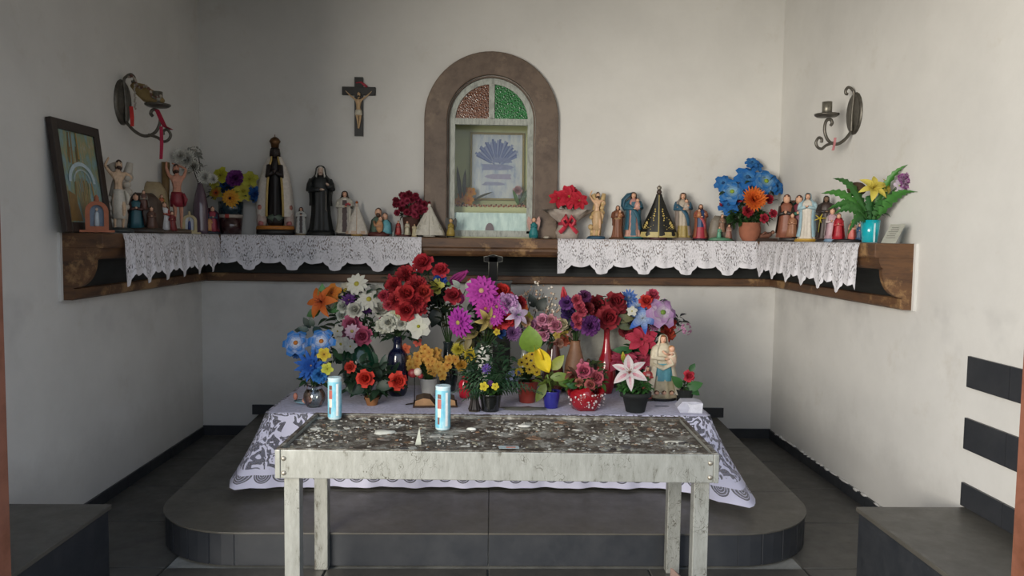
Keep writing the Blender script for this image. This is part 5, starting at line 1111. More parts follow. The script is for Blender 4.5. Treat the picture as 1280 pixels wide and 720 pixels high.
def pot_fn(H, r0_, r1, col, mat=None, rim=False, soil='2a221c'):
    def f(t):
        pr = [(0, r0_), (H*.78, r0_+(r1-r0_)*.8)]+([(H*.78, r1*1.08), (H, r1*1.12)] if rim else [(H*.96, r1), (H, r1*1.04)])+[(H, r1*.93), (H*.88, r1*.9)]
        MB().lathe(pr, 28, hx(col), cap=False).lathe([(0, r0_), (.002, r0_)], 28, hx(col)).build('pot', mat or MATTE, t); MB().lathe([(H*.86, r1*.9), (H*.87, r1*.88)], 20, hx(soil)).build('soil', MATTE, t)
    return f
def vase(label, px, pyb, z, prof_px, col, mat, name='vase', Y=None, **k):
    """prof_px: list of (py, radius px); the foot stands at height z"""
    p = aZ(px, pyb, z) if Y is None else aY(px, pyb, Y); p.z = z+.001; t = thing(name, label, 'vase', p); s = p.y/FPX; b = prof_px[0][0]
    prof = [((b-y)*s, r*s) for y, r in prof_px]; H = prof[-1][0]; R_ = prof[-1][1]; prof += [(H, R_-.004), (H-.02, R_-.006), (H-.05, R_*.5)]
    # close-sampled smooth profile
    MB().lathe(prof, 32, hx(col), cap=False).lathe([(0, prof[0][1]), (.001, prof[0][1])], 24, hx(col)).build('body', mat, t)
    return t, p, p+Vector((0, 0, H))
def sm(pts, n=5):  # Catmull-Rom through profile points
    out = []
    for i in range(len(pts)-1):
        p = [pts[max(0, min(len(pts)-1, i+k))] for k in (-1, 0, 1, 2)]
        for j in range(n):
            t = j/n; out.append(tuple(.5*((2*p[1][q])+(-p[0][q]+p[2][q])*t+(2*p[0][q]-5*p[1][q]+4*p[2][q]-p[3][q])*t*t+(-p[0][q]+3*p[1][q]-3*p[2][q]+p[3][q])*t**3) for q in (0, 1)))
    return out+[pts[-1]]
A_ = ZA+.003
RED, DRED, CRIM, MAG, PINK = ['7a0f1c', 'b8202c'], ['5a0c18', '8c1a28'], ['8c1a34', 'c03048'], ['8c1c80', 'c43cb0', 'd8b088'], ['d06a94', 'e8a0bc']
WHT = ['e0ded0', 'd8d8cc', 'b8b03c']; PUR = ['4a2460', '703a8c']; YEL = ['c8a020', 'e0cc3c', '8a6a1c']
BLW = ['e8ecf4', '2878c8', 'c87a28']; BLU = ['1a4ca8', '2c70cc', 'b89038']

# ---- altar, left end
t, p, mo = vase('round clear glass vase holding blue flowers at the left end of the altar', 393, 508, A_, sm([(508, 9), (500, 13), (492, 13), (484, 9), (480, 11)]), 'c8d0d0', JARG)
plant('artificial_bouquet', 'blue and white artificial blooms in the clear glass vase, left end of the altar', 'flowers', mo, p+Vector((0, 0, .03)),
      [('anemone', 370, 429, 36, BLW, -.03), ('anemone', 402, 427, 36, BLW, -.05), ('spiky', 389, 457, 44, BLU, -.08), ('carnation', 400, 469, 22, ['1c5cb0', '3c90d8'], -.12), ('five', 405, 443, 18, YEL, -.13), ('five', 409, 461, 16, ['b8b830', 'd8dc50', 'a0a020'], -.14), ('carnation', 372, 441, 16, ['163c80', '2a68b0'], -.0), ('spiky', 383, 466, 20, BLU, -.05)],
      [(392, 476, 14, 6, 26, 10, '2c5030'), (390, 416, 16, 6, 8, 12, '2c4a48')], [(386, 413, 14, 8, 160, '2c4440'), (392, 408, 12, 7, 110, '2c4034')], seed=2)
p = aZ(380, 505, A_); t = thing('baby_figurine', 'small pink baby figurine in a pale blue dish by the glass vase', 'figurine', p); MB().lathe([(0, .02), (.012, .05), (.02, .062), (.014, .05), (.006, .01)], 20, hx('8cb4c4'), sy=.7).build('dish', GLOSS, t)
m = MB(); m.ball((.03, -.03, .03), (.022, .02, .03), hx('c88c78'), 10, 8); m.ball((.03, -.032, .07), (.018, .018, .02), 0, 10, 8, face_sel('d8a48c', '8a5a40')); 
for s in (-1, 1): m.tube([(.03+s*.018, -.03, .045), (.03+s*.024, -.05, .03), (.03+s*.01, -.055, .02)], .007, 6, hx('c88c78'))
m.ball((-.045, -.02, .05), (.014, .012, .022), hx('b87864'), 8, 6); m.build('body', PAINT, t)
# ---- tall mixed bouquet and begonia
t, p, mo = vase('dark green round vase behind the glass vase at the left of the altar', 450, 494, A_, sm([(494, 14), (480, 20), (458, 22), (440, 17), (430, 11), (426, 12)]), '16402c', GLOSS, Y=4.86)
plant('artificial_bouquet', 'tall mixed bouquet of white daisies, pink roses and orange lilies, left on the altar', 'flowers', mo, p+Vector((0, 0, .03)),
      [('lily', 403, 378, 40, ['c85020', 'e07828', '7a3010'], -.05), ('five', 415, 366, 26, ['d07020', 'e08c30', 'a05018'], 0), ('daisy', 446, 355, 30, WHT, -.05), ('daisy', 432, 363, 26, ['d8d0bc', 'c8c4b0', 'b0a038'], .02), ('daisy', 461, 374, 30, WHT, -.04), ('spiky', 436, 375, 22, PUR), ('spiky', 459, 387, 14, PUR),
       ('rose', 417, 382, 22, ['c8ccbc', 'dcdcd0']), ('rose', 429, 383, 18, ['c0c8b8', 'd8dcd0']), ('rose', 444, 387, 22, ['c8c8b8', 'd8d8cc'], -.08), ('rose', 427, 394, 16, ['b8c4b4', 'd0d8cc']), ('rose', 476, 387, 22, ['b8b8ac', 'd0d0c4'], 0), ('daisy', 470, 364, 22, ['a8a89c', 'c0c0b4', '909068'], .05),
       ('rose', 440, 405, 26, ['b83a60', 'd06a8c'], -.06), ('rose', 453, 420, 26, ['b03454', 'c85a7c'], -.1), ('rose', 433, 417, 18, PINK, -.06), ('daisy', 440, 414, 20, ['e0c8d4', 'e0b8cc', 'c0b060'], -.12), ('five', 426, 430, 24, WHT, -.1), ('five', 438, 433, 18, WHT, -.12), ('five', 422, 414, 16, WHT, -.12), ('rose', 480, 396, 14, ['a05868', 'b86878'], .02), ('bud', 448, 396, 10, ['b02848', 'c03858'])],
      [(440, 400, 34, 30, 110, 13, '2c4a30'), (452, 372, 24, 16, 40, 10, '30503a'), (420, 440, 18, 12, 30, 12, '2a4834')],
      [(404, 378, 24, 12, 92, '3c7c38'), (408, 385, 22, 16, 10, '3a7238'), (388, 410, 16, 9, 120, '283c30'), (384, 414, 16, 9, 170, '283c30'), (424, 430, 22, 18, -80, '2f6434'), (455, 440, 30, 26, -60, '1c5434'), (400, 388, 18, 12, 200, '3a6a34')], seed=3)
p = aZ(465, 506, A_); m_ = p+Vector((0, 0, .05))
plant('potted_begonia', 'low dark leaved plant with three orange red begonia blooms in a small wooden bowl', 'plant', m_, p,
      [('rose', 438, 459, 16, ['c82c20', 'e04834'], -.03), ('rose', 457, 473, 24, ['c82418', 'e83c28'], -.08), ('rose', 497, 476, 25, ['d02c1c', 'ec4430'], -.05, (.35, -1, .1))],
      [(466, 484, 30, 12, 80, 15, '1e3a26'), (450, 466, 18, 12, 30, 14, '1e3c28'), (480, 470, 14, 12, 26, 14, '1e3a26')], [(470, 484, 26, 14, 15, '1c3a28'), (455, 488, 24, 14, 170, '1c3a28'), (478, 462, 20, 10, 80, '1e3c2c')], pot=pot_fn(.05, .03, .045, '8a5c34'), seed=4)
# ---- dark blue vase
t, p, mo = vase('tall dark navy glass vase with white flowers', 497, 494, A_, sm([(494, 9), (488, 12), (470, 13.5), (450, 13), (440, 11), (434, 6), (424, 5.5), (419, 7)]), '0c1028', GLOSS)
plant('artificial_bouquet', 'bouquet of white blooms with a big head of red flowers above, in the navy vase', 'flowers', mo, p+Vector((0, 0, .1)),
      [('carnation', 487, 403, 26, ['c8ccb4', 'e0e0d4'], -.06), ('carnation', 478, 408, 20, ['c8ccb4', 'dcdccf'], -.04), ('carnation', 503, 405, 20, ['d0d0bc', 'e0e0d4'], -.06), ('five', 494, 396, 24, ['c8cc90', 'dcdcc8', 'a0a840'], -.05), ('five', 523, 408, 32, ['e0e0cc', 'dcdcd0', 'a8a828'], -.08),
       ('carnation', 508, 346, 30, RED, .02), ('carnation', 493, 357, 26, RED), ('carnation', 521, 358, 28, RED, -.03), ('rose', 508, 368, 30, ['9a1420', 'c42c30'], -.07), ('rose', 529, 366, 26, ['a82024', 'c83c34'], -.05), ('carnation', 496, 376, 26, RED, -.05), ('carnation', 520, 378, 28, RED, -.07), ('rose', 508, 388, 28, ['9a1420', 'c02830'], -.08), ('rose', 525, 385, 20, RED, -.04), ('bud', 487, 347, 14, CRIM), ('carnation', 480, 370, 16, CRIM), ('carnation', 486, 381, 16, ['a82c40', 'c84858'])],
      [(500, 415, 26, 12, 70, 10, '26422c'), (508, 365, 30, 26, 60, 9, '24382a'), (478, 414, 10, 8, 16, 10, '2c4a30')], seed=5)
# ---- backdrop cluster above, with rose, blue and purple
t, p, mo = vase('slim dark vase hidden behind the magenta blooms', 560, 492, A_, sm([(492, 9), (470, 12), (450, 7), (436, 6), (430, 7)]), '20282a', GLOSS, Y=4.92)
plant('artificial_bouquet', 'bouquet with red roses, blue bloom and purple spear, highest of the altar flowers', 'flowers', mo, p+Vector((0, 0, .1)),
      [('rose', 529, 329, 28, ['9c1828', 'c42838'], -.02), ('rose', 551, 338, 22, ['a81c30', 'cc3040'], .0), ('carnation', 550, 350, 18, ['1c4cb0', '3468c8'], 0), ('five', 545, 358, 22, ['c8c040', 'd8d468', 'a8a030'], -.04), ('tulip', 573, 347, 30, ['7c1860', 'a82c84'], 0, (.85, -.1, .6)), ('rose', 566, 370, 24, ['8c1424', 'b42438'], -.03), ('bud', 577, 374, 20, ['8c2068', 'b03c88'], -.02), ('bud', 586, 351, 9, ['b01c30', 'c83040']), ('rose', 541, 396, 14, ['7c1c28', '982838'])],
      [(545, 380, 16, 22, 55, 14, '1e3024'), (530, 342, 8, 8, 14, 8, '3a5c34'), (560, 395, 12, 16, 30, 12, '4a4c2c')], [(548, 385, 26, 16, 250, '1c2c22'), (582, 362, 16, 8, 60, 'a8b0a4'), (575, 360, 14, 8, 130, '9aa49a')], seed=6)
# ---- magenta gerberas
t, p, mo = vase('white square shouldered vase behind the fern pot', 605, 488, A_, sm([(488, 9), (470, 10), (450, 11), (430, 10), (425, 10)]), 'b8b8b0', GLOSS, Y=4.82)
plant('artificial_bouquet', 'large magenta gerbera bouquet with red, lilac and yellow blooms at the centre of the altar', 'flowers', mo, p+Vector((0, 0, .1)),
      [('gerbera', 602, 364, 46, MAG, -.08), ('gerbera', 574, 403, 42, ['7c1880', 'bc34b4', 'c8b460'], -.1, (-.5, -1, -.05)), ('gerbera', 620, 384, 36, MAG, -.1), ('gerbera', 607, 386, 30, ['8c1878', 'c034a8', 'b87040'], -.14), ('carnation', 634, 380, 30, ['a86ab0', 'd8a8d8'], -.07), ('rose', 628, 364, 22, ['a81c1c', 'd03028'], 0), ('rose', 636, 372, 18, RED, 0), ('rose', 633, 400, 24, ['a81820', 'd02c34'], -.08), ('rose', 621, 405, 20, ['9c1c20', 'c03030'], -.06), ('lily', 646, 394, 30, ['a87ab4', 'e0d0e4', '4c9c50'], -.09), ('mum', 641, 416, 26, ['5c2c64', '9a68a4'], -.06), ('carnation', 650, 378, 18, RED, .0), ('five', 655, 384, 12, ['d05020', 'e07030', 'a04010']), ('five', 659, 397, 17, ['a89c20', 'c4bc40', '8c8420'], .02), ('lily', 607, 399, 30, ['98803c', 'c8b46c', '8c7c30'], -.16, (.6, -1, -.3)), ('carnation', 627, 417, 14, ['12306c', '204c94'], -.05), ('gerbera', 618, 396, 26, MAG, -.15), ('five', 621, 415, 9, YEL, -.1), ('bud', 590, 378, 18, ['701878', '983098'], 0)],
      [(600, 405, 26, 20, 70, 12, '22301e'), (590, 418, 14, 12, 24, 13, '6a6434'), (618, 425, 20, 8, 26, 9, '283824')], [(588, 420, 20, 9, 250, '7a6c38'), (598, 415, 22, 10, 200, '8c7c40')], seed=7)
# ---- yellow blossoms in a white pot
p = aZ(536, 493, A_); rr = random.Random(9); fl_ = []
for k in range(40):
    a, r = rr.random()*2*pi, sqrt(rr.random()); fl_.append(('five', 539+30*r*cos(a), 450+15*r*sin(a), 13, ['c8862c', 'dca848', 'a86820'], rr.uniform(-.08, .04)))
fl_ += [('five', x, y, 12, ['c8902c', 'dcb050', 'a86820'], -.07) for x, y in ((550, 464), (553, 470), (548, 458), (556, 461), (514, 462), (518, 466), (512, 455))]
plant('potted_blossoms', 'dense bunch of small golden yellow blossoms in a white pot', 'plant', p+Vector((0, 0, .11)), p, fl_+[('five', 507, 436, 14, ['c04c28', 'd86c3c', 'a03c1c']), ('five', 522, 428, 12, ['b84030', 'd05c48', '8c3020'])], [(538, 460, 24, 8, 50, 9, '4a5c2c')], pot=pot_fn(.105, .042, .06, 'bcbab2', GLOSS), seed=9)
# wire stand with a red and white ornament
p = aZ(518, 506, A_); t = thing('wire_stand', 'small dark wire stand holding a red and white ornament, left of the open book', 'stand', p); m = MB(); m.tube([(-.05, -.01, .004), (.0, 0, .008), (.05, -.01, .004), (0, .04, .004), (-.05, -.01, .004)], .003, 6, hx('2a2624')); m.tube([(0, 0, .005), (0, 0, .17)], .003, 6, hx('2a2624')); m.build('wire', METAL, t)
m = MB(); m.ball((-.01, 0, .19), (.03, .02, .028), hx('7c2024'), 10, 6); m.ball((.02, -.01, .2), (.025, .02, .024), hx('c8b8a8'), 10, 6); m.ball((.035, 0, .175), (.018, .015, .018), hx('8c2428'), 8, 6); m.build('ornament', PAINT, t)
# open book
p = aZ(544, 506, A_); t = thing('open_book', 'old open book with tan page edges lying between the wire stand and the red candle', 'book', p, radians(4))
for s in (-1, 1):
    m = MB(); rr = random.Random(3); n = 8; pr = [(s*x, z) for x, z in ((0, .012), (.03, .05), (.07, .055), (.115, .04), (.12, .012))]; k = len(pr); ys_ = [-.075, .085]
    m.add([(x, y, z) for y in ys_ for x, z in pr], [tuple(range(k)), tuple(range(k, 2*k))[::-1]]+[(i, (i+1) % k, (i+1) % k+k, i+k) for i in range(k)], [hx('b08860'), hx('b08860')]+[hx('5c4a38')]*k); m.build('page_block', MATTE, t)
MB().box((0, .005, .006), (.26, .175, .008), hx('4a3426')).build('cover', MATTE, t)
# yellow chrysanthemums and ferny leaves behind the red candle
t, p, mo = vase('slim dark green vase behind the red votive glass', 585, 492, A_, sm([(492, 8), (480, 9), (470, 6), (466, 7)]), '1c3424', GLOSS)
plant('artificial_bouquet', 'three yellow chrysanthemums behind the red votive glass', 'flowers', mo, p+Vector((0, 0, .05)), [('mum', 573, 437, 22, ['b8a428', 'd8cc48'], -.0), ('mum', 588, 444, 23, ['b89c1c', 'd8c43c'], -.03), ('mum', 577, 457, 20, ['b88420', 'd09c34'], -.06)], [(592, 462, 12, 14, 60, 10, '2c4a28'), (583, 450, 12, 12, 24, 9, '30502c')], seed=10)
p = aZ(581, 497, A_); t = thing('votive_glass', 'red votive candle glass standing behind the open book', 'candle', p); MB().lathe([(0, .03), (.01, .036), (.09, .04), (.105, .03), (.11, .03)], 20, hx('b01c30')).build('glass', GLOSS, t); MB().lathe([(.1, .024), (.135, .02), (.14, .004)], 12, hx('8c1c2c')).build('cap', PAINT, t)
statue('small dark gold faced figurine between the red votive glass and black fern pot', 593, 514, 487, A_, name='figurine', cat='figurine', robe='2a2420', hair='241c18', cloak='2a221e', base='3a3020', skin='8c6c3c', bw_=.2, prof='wide')
# ---- black pot with ferns
p = aZ(613, 513, A_); mo = p+Vector((0, 0, .1))
def fern(m, p0, d, L, W, col, n=11):
    d = Vector(d).normalized(); up_ = Vector((0, 0, 1)); side = d.cross(Vector((0, -1, 0))); side = side.normalized() if side.length > .1 else Vector((1, 0, 0)); pts = [Vector(p0)+d*L*t+Vector((0, -.12*L*t*t, -.35*L*t*t)) for t in [k/n for k in range(n+1)]]
    m.tube(pts, .002, 4, hx(col))
    for k in range(1, n+1):
        q = pts[k]; ll = W*sin(pi*(k/n)**.7*.93+.15)
        for s in (-1, 1): leafmesh(m, q, side*s+d*.5, max(.006, ll), max(.004, ll*.35), mixc(hx(col), hx('1c3c1c'), .3*(k % 2)), nu=2)
t = plant('potted_fern', 'black pot with dark green ferny leaves, purple and yellow flowers in front of the gerberas', 'plant', mo, p,
      [('spiky', 608, 461, 15, ['5c3c94', '7c5cb8'], -.05), ('spiky', 613, 479, 9, PUR, -.06), ('five', 605, 483, 12, ['c8b41c', 'dccc30', 'a09018'], -.08), ('five', 619, 483, 10, ['c8b41c', 'dccc30', 'a09018'], -.08), ('florets', 640, 470, 22, ['5a6484', '747ca0', '8c94b0'], 0)],
      [(610, 488, 16, 6, 50, 9, '3c6428'), (612, 450, 26, 22, 150, 9, '24442c'), (590, 472, 12, 16, 60, 9, '22402a')], pot=pot_fn(.1, .05, .066, '141614', GLOSS), seed=12)
m = MB(); rr = random.Random(8)
for k in range(26): a = rr.uniform(.1, pi-.1); fern(m, mo-p, (cos(a)*.8, rr.uniform(-.6, .3), sin(a)+.1), rr.uniform(.2, .36), .045, rr.choice(['24482c', '2c5434', '1e3c2a', '3c5c40']))
o = m.build('fern_fronds', LEAF, t); o['kind'] = 'stuff'
# ---- small yellow daisies in red-brown pot
p = aZ(659, 502, A_); mo = p+Vector((0, 0, .13))
t = plant('potted_daisies', 'red brown plastic pot with a cluster of small yellow daisies with dark centres', 'plant', mo, p,
      [('daisy', x, y, 12.5, ['c8a01c', 'e0c438', '4a2410'], -.06) for x, y in ((665, 443), (670, 449), (658, 448), (652, 453), (659, 455), (667, 457), (662, 462), (669, 459), (671, 465), (649, 465), (673, 455))], [(658, 471, 16, 8, 80, 10, '2c4426'), (650, 478, 14, 5, 30, 9, '30482a')], pot=pot_fn(.13, .05, .068, '8c3428', GLOSS), seed=13)
# ---- calla in blue pot
p = aZ(689, 509, A_); mo = p+Vector((0, 0, .1))
t = plant('potted_calla', 'small royal blue pot with a tall yellow calla and broad green leaves', 'plant', mo, p, [], [(688, 478, 14, 8, 22, 12, '5c7028')],
      [(664, 440, 34, 30, 95, '6f8f2c'), (690, 462, 24, 14, 55, '8c9430'), (688, 472, 26, 12, 10, '6c8430'), (682, 480, 26, 12, 240, '6a7c2c'), (697, 474, 22, 12, -20, '5c7a2c')], pot=pot_fn(.1, .042, .055, '2c2c84', GLOSS), seed=14)
m = MB(); Y = p.y-.02; vs = []; cl = []
for k in range(11):
    t_ = k/10; c = aY(668+18*t_**1.0, 430+35*t_, Y)-p; wd = (.005+.05*sin(pi*t_**1.25)**1.1)*(1 if k < 10 else .05)
    for j in range(5): u = j/4*2-1; vs.append((c.x+u*wd*.75, c.y-.04*(1-u*u)*0-.03*abs(u), c.z+u*wd*.45))
m.add(vs, [(k*5+j, (k+1)*5+j, (k+1)*5+j+1, k*5+j+1) for k in range(10) for j in range(4)], hx('dcc428'), True); m.build('calla_spathe', PETAL, t)
m = MB(); a = aY(668, 428, Y)-p; m.tube([a, a+Vector((.03, -.02, -.05)), a+Vector((.05, -.02, -.1))], [.009, .008, .006], 7, hx('d8b020')); m.tube([mo-p, aY(684, 468, Y)-p], .004, 5, hx('5c7830')); m.build('spadix', PAINT, t)
# ---- pink roses
t, p, mo = vase('dark reddish brown vase with pink roses, behind the calla', 691, 490, A_, sm([(490, 10), (475, 14), (455, 12), (440, 9), (428, 7), (424, 8)]), '5c3028', GLOSS, Y=4.86)
plant('artificial_bouquet', 'bouquet of soft pink roses with peach and yellow blossoms', 'flowers', mo, p+Vector((0, 0, .1)),
      [('rose', x, y, s*1.15, c) for x, y, s, c in ((665, 407, 18, ['c478a4', 'd89cc0']), (678, 400, 15, PINK), (672, 409, 16, PINK), (681, 410, 18, PINK), (679, 419, 14, PINK), (695, 407, 18, ['d06888', 'e898b0']), (689, 400, 14, ['c87888', 'dca0a8']), (703, 405, 16, ['b8a888', 'd0c4a0']), (699, 428, 14, ['c88c78', 'd8a890']), (707, 425, 14, ['d06040', 'e08060']), (715, 418, 12, ['c8a098', 'd8b8b0']), (658, 402, 12, ['b88c60', 'c8a078']))] +
      [('five', x, y, 10, ['b89838', 'c8b050', '8c7028']) for x, y in ((700, 414), (708, 412), (703, 418), (696, 419), (711, 408), (705, 399))], [(690, 418, 22, 12, 60, 9, '26402a'), (700, 412, 18, 12, 30, 8, '4c5c34')], seed=15)
o = MB().lathe([(0, .012), (.2, .009), (.21, .002)], 10, hx('d890a8')).build('taper_candle', PAINT); o.location = aY(684, 470, 4.9); o.location.z = A_; o.scale = (1, 1, 1.0); tag(o, 'thin pink taper candle standing between the calla and the brown vase', 'candle')
# dried twigs with pale blossoms
t, p, mo = vase('small pale bottle holding the dried twigs', 655, 486, A_, sm([(486, 7), (470, 8), (450, 6), (440, 4), (436, 4.5)]), '8c9088', GLOSS, Y=4.98)
t = plant('dried_twigs', 'dried twigs with tiny cream blossoms rising under the shelf, right of the gerberas', 'twigs', mo, p+Vector((0, 0, .1)), [], [], [(672, 388, 20, 14, 60, '1e2a22'), (668, 384, 18, 12, 110, '1e2a22')], seed=16)
m = MB(); rr = random.Random(12); b = mo-(p+Vector((0, 0, .1)))
for px, py in ((645, 368), (655, 362), (668, 358), (680, 366), (690, 378), (698, 382), (640, 380), (694, 366), (676, 360), (685, 392)):
    e = aY(px, py, 4.95)-(p+Vector((0, 0, .1))); mid = b.lerp(e, .6)+Vector((rr.uniform(-.04, .04), 0, rr.uniform(-.02, .05))); m.tube([b, b.lerp(mid, .5), mid, e], [.004, .003, .003, .0015], 5, hx('4a4038'))
    for k in range(16):
        q = mid.lerp(e, rr.random()*1.1)+Vector((rr.uniform(-.03, .03), rr.uniform(-.02, .02), rr.uniform(-.025, .025))); m.ball(q, rr.uniform(.005, .01), hx(rr.choice(['c8bca8', 'b89c88', 'd0c8bc', '8a7460'])), 5, 4)
m.build('blossom_twigs', MATTE, t)['kind'] = 'stuff'
# ---- wooden conical vase
t, p, mo = vase('tan wooden conical vase with purple and coral snapdragons', 718, 487, A_, sm([(487, 9), (475, 12), (462, 13.5), (445, 12), (430, 8), (420, 6), (417, 6.5)]), '8c6448', PAINT, Y=4.8)
plant('artificial_bouquet', 'purple and coral snapdragons with a tall red tulip in the tan wooden vase', 'flowers', mo, p+Vector((0, 0, .1)),
      [('tulip', 705, 369, 22, ['a81c30', 'd84450'], 0, (-.12, -.05, 1)), ('carnation', 708, 379, 20, PUR), ('carnation', 731, 371, 18, ['50204c', '702c68']), ('carnation', 712, 394, 24, ['2c1848', '44246c'], .04), ('carnation', 737, 407, 28, ['4c1c60', '783484'], -.07), ('carnation', 722, 404, 20, ['4a1c60', '6c3080'], -.03), ('carnation', 709, 388, 18, ['2c1a50', '44286c'], .04)] +
      [('carnation', 724+3*((k*7) % 3-1), 375+7.5*k, 15, ['a83048', 'cc5468'], -.07) for k in range(5)]+[('carnation', 734, 385, 20, DRED, 0)], [(722, 408, 12, 10, 30, 10, '26342a')], seed=17)
# ---- red long-necked vase with dark roses
t, p, mo = vase('tall red glass vase with a long slender neck', 757, 491, A_, sm([(491, 8), (480, 11), (465, 12.5), (450, 10), (440, 6.5), (425, 4), (412, 4), (409, 5)]), '8c1420', GLOSS)
plant('artificial_bouquet', 'four large dark red roses in the long-necked red vase', 'flowers', mo, p+Vector((0, 0, .1)),
      [('rose', 746, 382, 28, ['6c0c18', '981828'], -.0), ('rose', 760, 397, 32, ['70101c', 'a01c2c'], -.06), ('rose', 769, 377, 28, ['6c0c18', '981828'], -.02), ('rose', 776, 384, 18, DRED, 0), ('rose', 737, 378, 16, DRED, .03)], [(760, 385, 24, 14, 30, 10, '30342a'), (782, 402, 14, 8, 20, 14, '6c6c50')], [(768, 400, 26, 12, 12, '6c6c48'), (770, 404, 22, 11, -15, '5c6448')], seed=18)
# ---- mixed bouquet at the right
t, p, mo = vase('green glass vase hidden behind the cream madonna and poinsettias', 806, 488, A_, sm([(488, 10), (470, 13), (455, 10), (446, 8)]), '2c5038', GLOSS, Y=4.92)
plant('artificial_bouquet', 'tall bouquet of blue lilies and red poinsettias, behind the large cream madonna', 'flowers', mo, p+Vector((0, 0, .1)),
      [('spiky', 786, 372, 24, ['a8c0e0', '2464c0'], 0), ('lily', 797, 384, 30, ['b8d0f0', '1c50b4', 'e0e0e0'], -.02), ('lily', 803, 399, 36, ['c8dcf4', '2464c4', 'e0e0e0'], -.06), ('five', 790, 389, 14, WHT, -.08), ('rose', 808, 377, 20, ['c02020', 'dc3c34'], -.03), ('rose', 816, 369, 18, ['b02c48', 'cc4c68'], 0), ('carnation', 819, 385, 16, ['b82024', 'd8403c'], -.03), ('anemone', 828, 391, 42, ['e4e0e0', 'b88cc0', '7ca03c'], -.08, (.3, -1, .5)), ('carnation', 835, 405, 22, ['a82018', 'cc3828'], 0), ('carnation', 783, 414, 22, DRED, 0), ('poinsettia', 802, 424, 42, ['9c1830', 'c42c4c', '3c2420'], -.07), ('poinsettia', 778, 449, 48, ['a82c48', 'c84c68', '8c8430'], -.06, (-.1, -.8, .9)), ('poinsettia', 803, 451, 44, ['a02440', 'c04460', '6c3830'], -.04, (.1, -.7, .9)), ('carnation', 818, 408, 14, ['8c4878', 'c088ac'], -.05), ('carnation', 834, 417, 22, ['a83420', 'c85034'], .02), ('florets', 856, 411, 18, ['b86c9c', 'd0a0bc', '8c3c70'], -.02), ('carnation', 812, 396, 16, BLU, 0)],
      [(812, 400, 24, 24, 70, 12, '22402c'), (800, 440, 24, 10, 40, 12, '2a5430'), (850, 404, 5, 10, 14, 11, '2c2a34')], [(800, 437, 30, 12, 5, '2f6c38'), (790, 438, 26, 10, 175, '2c6434'), (770, 462, 24, 12, 200, '2a4c34')], seed=19)
# ---- red foil pot
p = aZ(732, 511, A_)
def foil(t):
    m = MB(); n = 24; vs = []; H = .12
    for z, r in ((0, .075), (.03, .09), (.08, .1), (H, .105), (H-.005, .095), (H*.7, .08)):
        for j in range(n): a = 2*pi*j/n; q = 1+.07*sin(5*a+z*30)+.03*sin(11*a); vs.append((r*q*cos(a), r*q*sin(a)*.9, z+(.022*sin(3*a+.8)+.01*sin(7*a) if z >= H-.006 else 0)))
    m.add(vs, [(i*n+j, i*n+(j+1) % n, (i+1)*n+(j+1) % n, (i+1)*n+j) for i in range(5) for j in range(n)]+[tuple(range(n))[::-1]], hx('901420'), True); m.build('foil_wrap', GLOSS, t)
    m = MB(); rr = random.Random(6)
    for k in range(60): a = rr.uniform(pi, 2*pi); z = rr.uniform(.02, .1); r = .105*(1 if z > .06 else .95)*(1+.07*sin(5*a+z*30)); m.ball((r*cos(a), r*sin(a)*.9-.003, z), rr.choice((.0025, .003, .006)), hx('dccccc'), 6, 4)
    m.build('printed_blossoms', PAINT, t)
plant('potted_roses', 'pot wrapped in red foil with white blossom print, pink blooms and green leaves', 'plant', p+Vector((0, 0, .11)), p,
      [('rose', 730, 464, 24, ['b83860', 'd86c88'], -.02), ('rose', 745, 472, 24, ['a83c50', 'c86474'], -.03), ('rose', 716, 470, 16, ['984040', 'b86058'], 0), ('rose', 738, 481, 16, ['a04444', 'b8605c'], -.06), ('rose', 724, 478, 12, ['984840', 'b06c58'], -.05), ('bud', 727, 452, 12, ['b06070', 'c88090'])],
      [(731, 480, 22, 7, 80, 11, '3c6424'), (720, 474, 14, 8, 26, 11, '6c4434'), (742, 464, 12, 10, 24, 10, '44542c')], [(730, 484, 18, 9, 20, '4c7c24'), (722, 484, 16, 8, 160, '2c5c2c')], pot=foil, seed=20)
# round green dish behind
p = aZ(706, 487, A_); o = MB().lathe([(0, .04), (.01, .07), (.03, .09), (.028, .085), (.012, .06), (.006, .01)], 24, hx('14583c')).build('green_dish', GLOSS); o.location = p; tag(o, 'dark green dish behind the blue calla pot and the red foil pot', 'dish')
statue('tiny pale figurine standing on the cloth behind the red foil pot', 735, 486, 447, A_, name='figurine', cat='figurine', robe='b09878', hair='8c7450', base='6c5c48', cloak='a08c6c', bw_=.14)
# ---- white and pink lily in black pot
p = aZ(794, 514, A_)
plant('potted_lily', 'black pot with tight green leaves, one pink and white lily and a yellow green bud', 'plant', p+Vector((0, 0, .12)), p,
      [('lily', 787, 466, 42, ['c85878', 'e8ccd0', 'b88c60', 'e4dcdc'], -.07, (-.1, -1, .45)), ('tulip', 779, 446, 13, ['8c9c38', 'c8bc3c'], -.02, (-.1, -.1, 1))], [(794, 485, 20, 8, 260, 6, '3c7434'), (796, 478, 16, 8, 120, 6, '44803c')], pot=pot_fn(.115, .055, .082, '161a1a', MATTE, True), seed=21)
statue('small red and white madonna statuette behind the black lily pot', 809, 500, 456, A_, robe='a84444', cloak='b83c40', cloak_z=.1, veil='c8b8b0', base='2a2420', front='c8a8a0', bw_=.17)
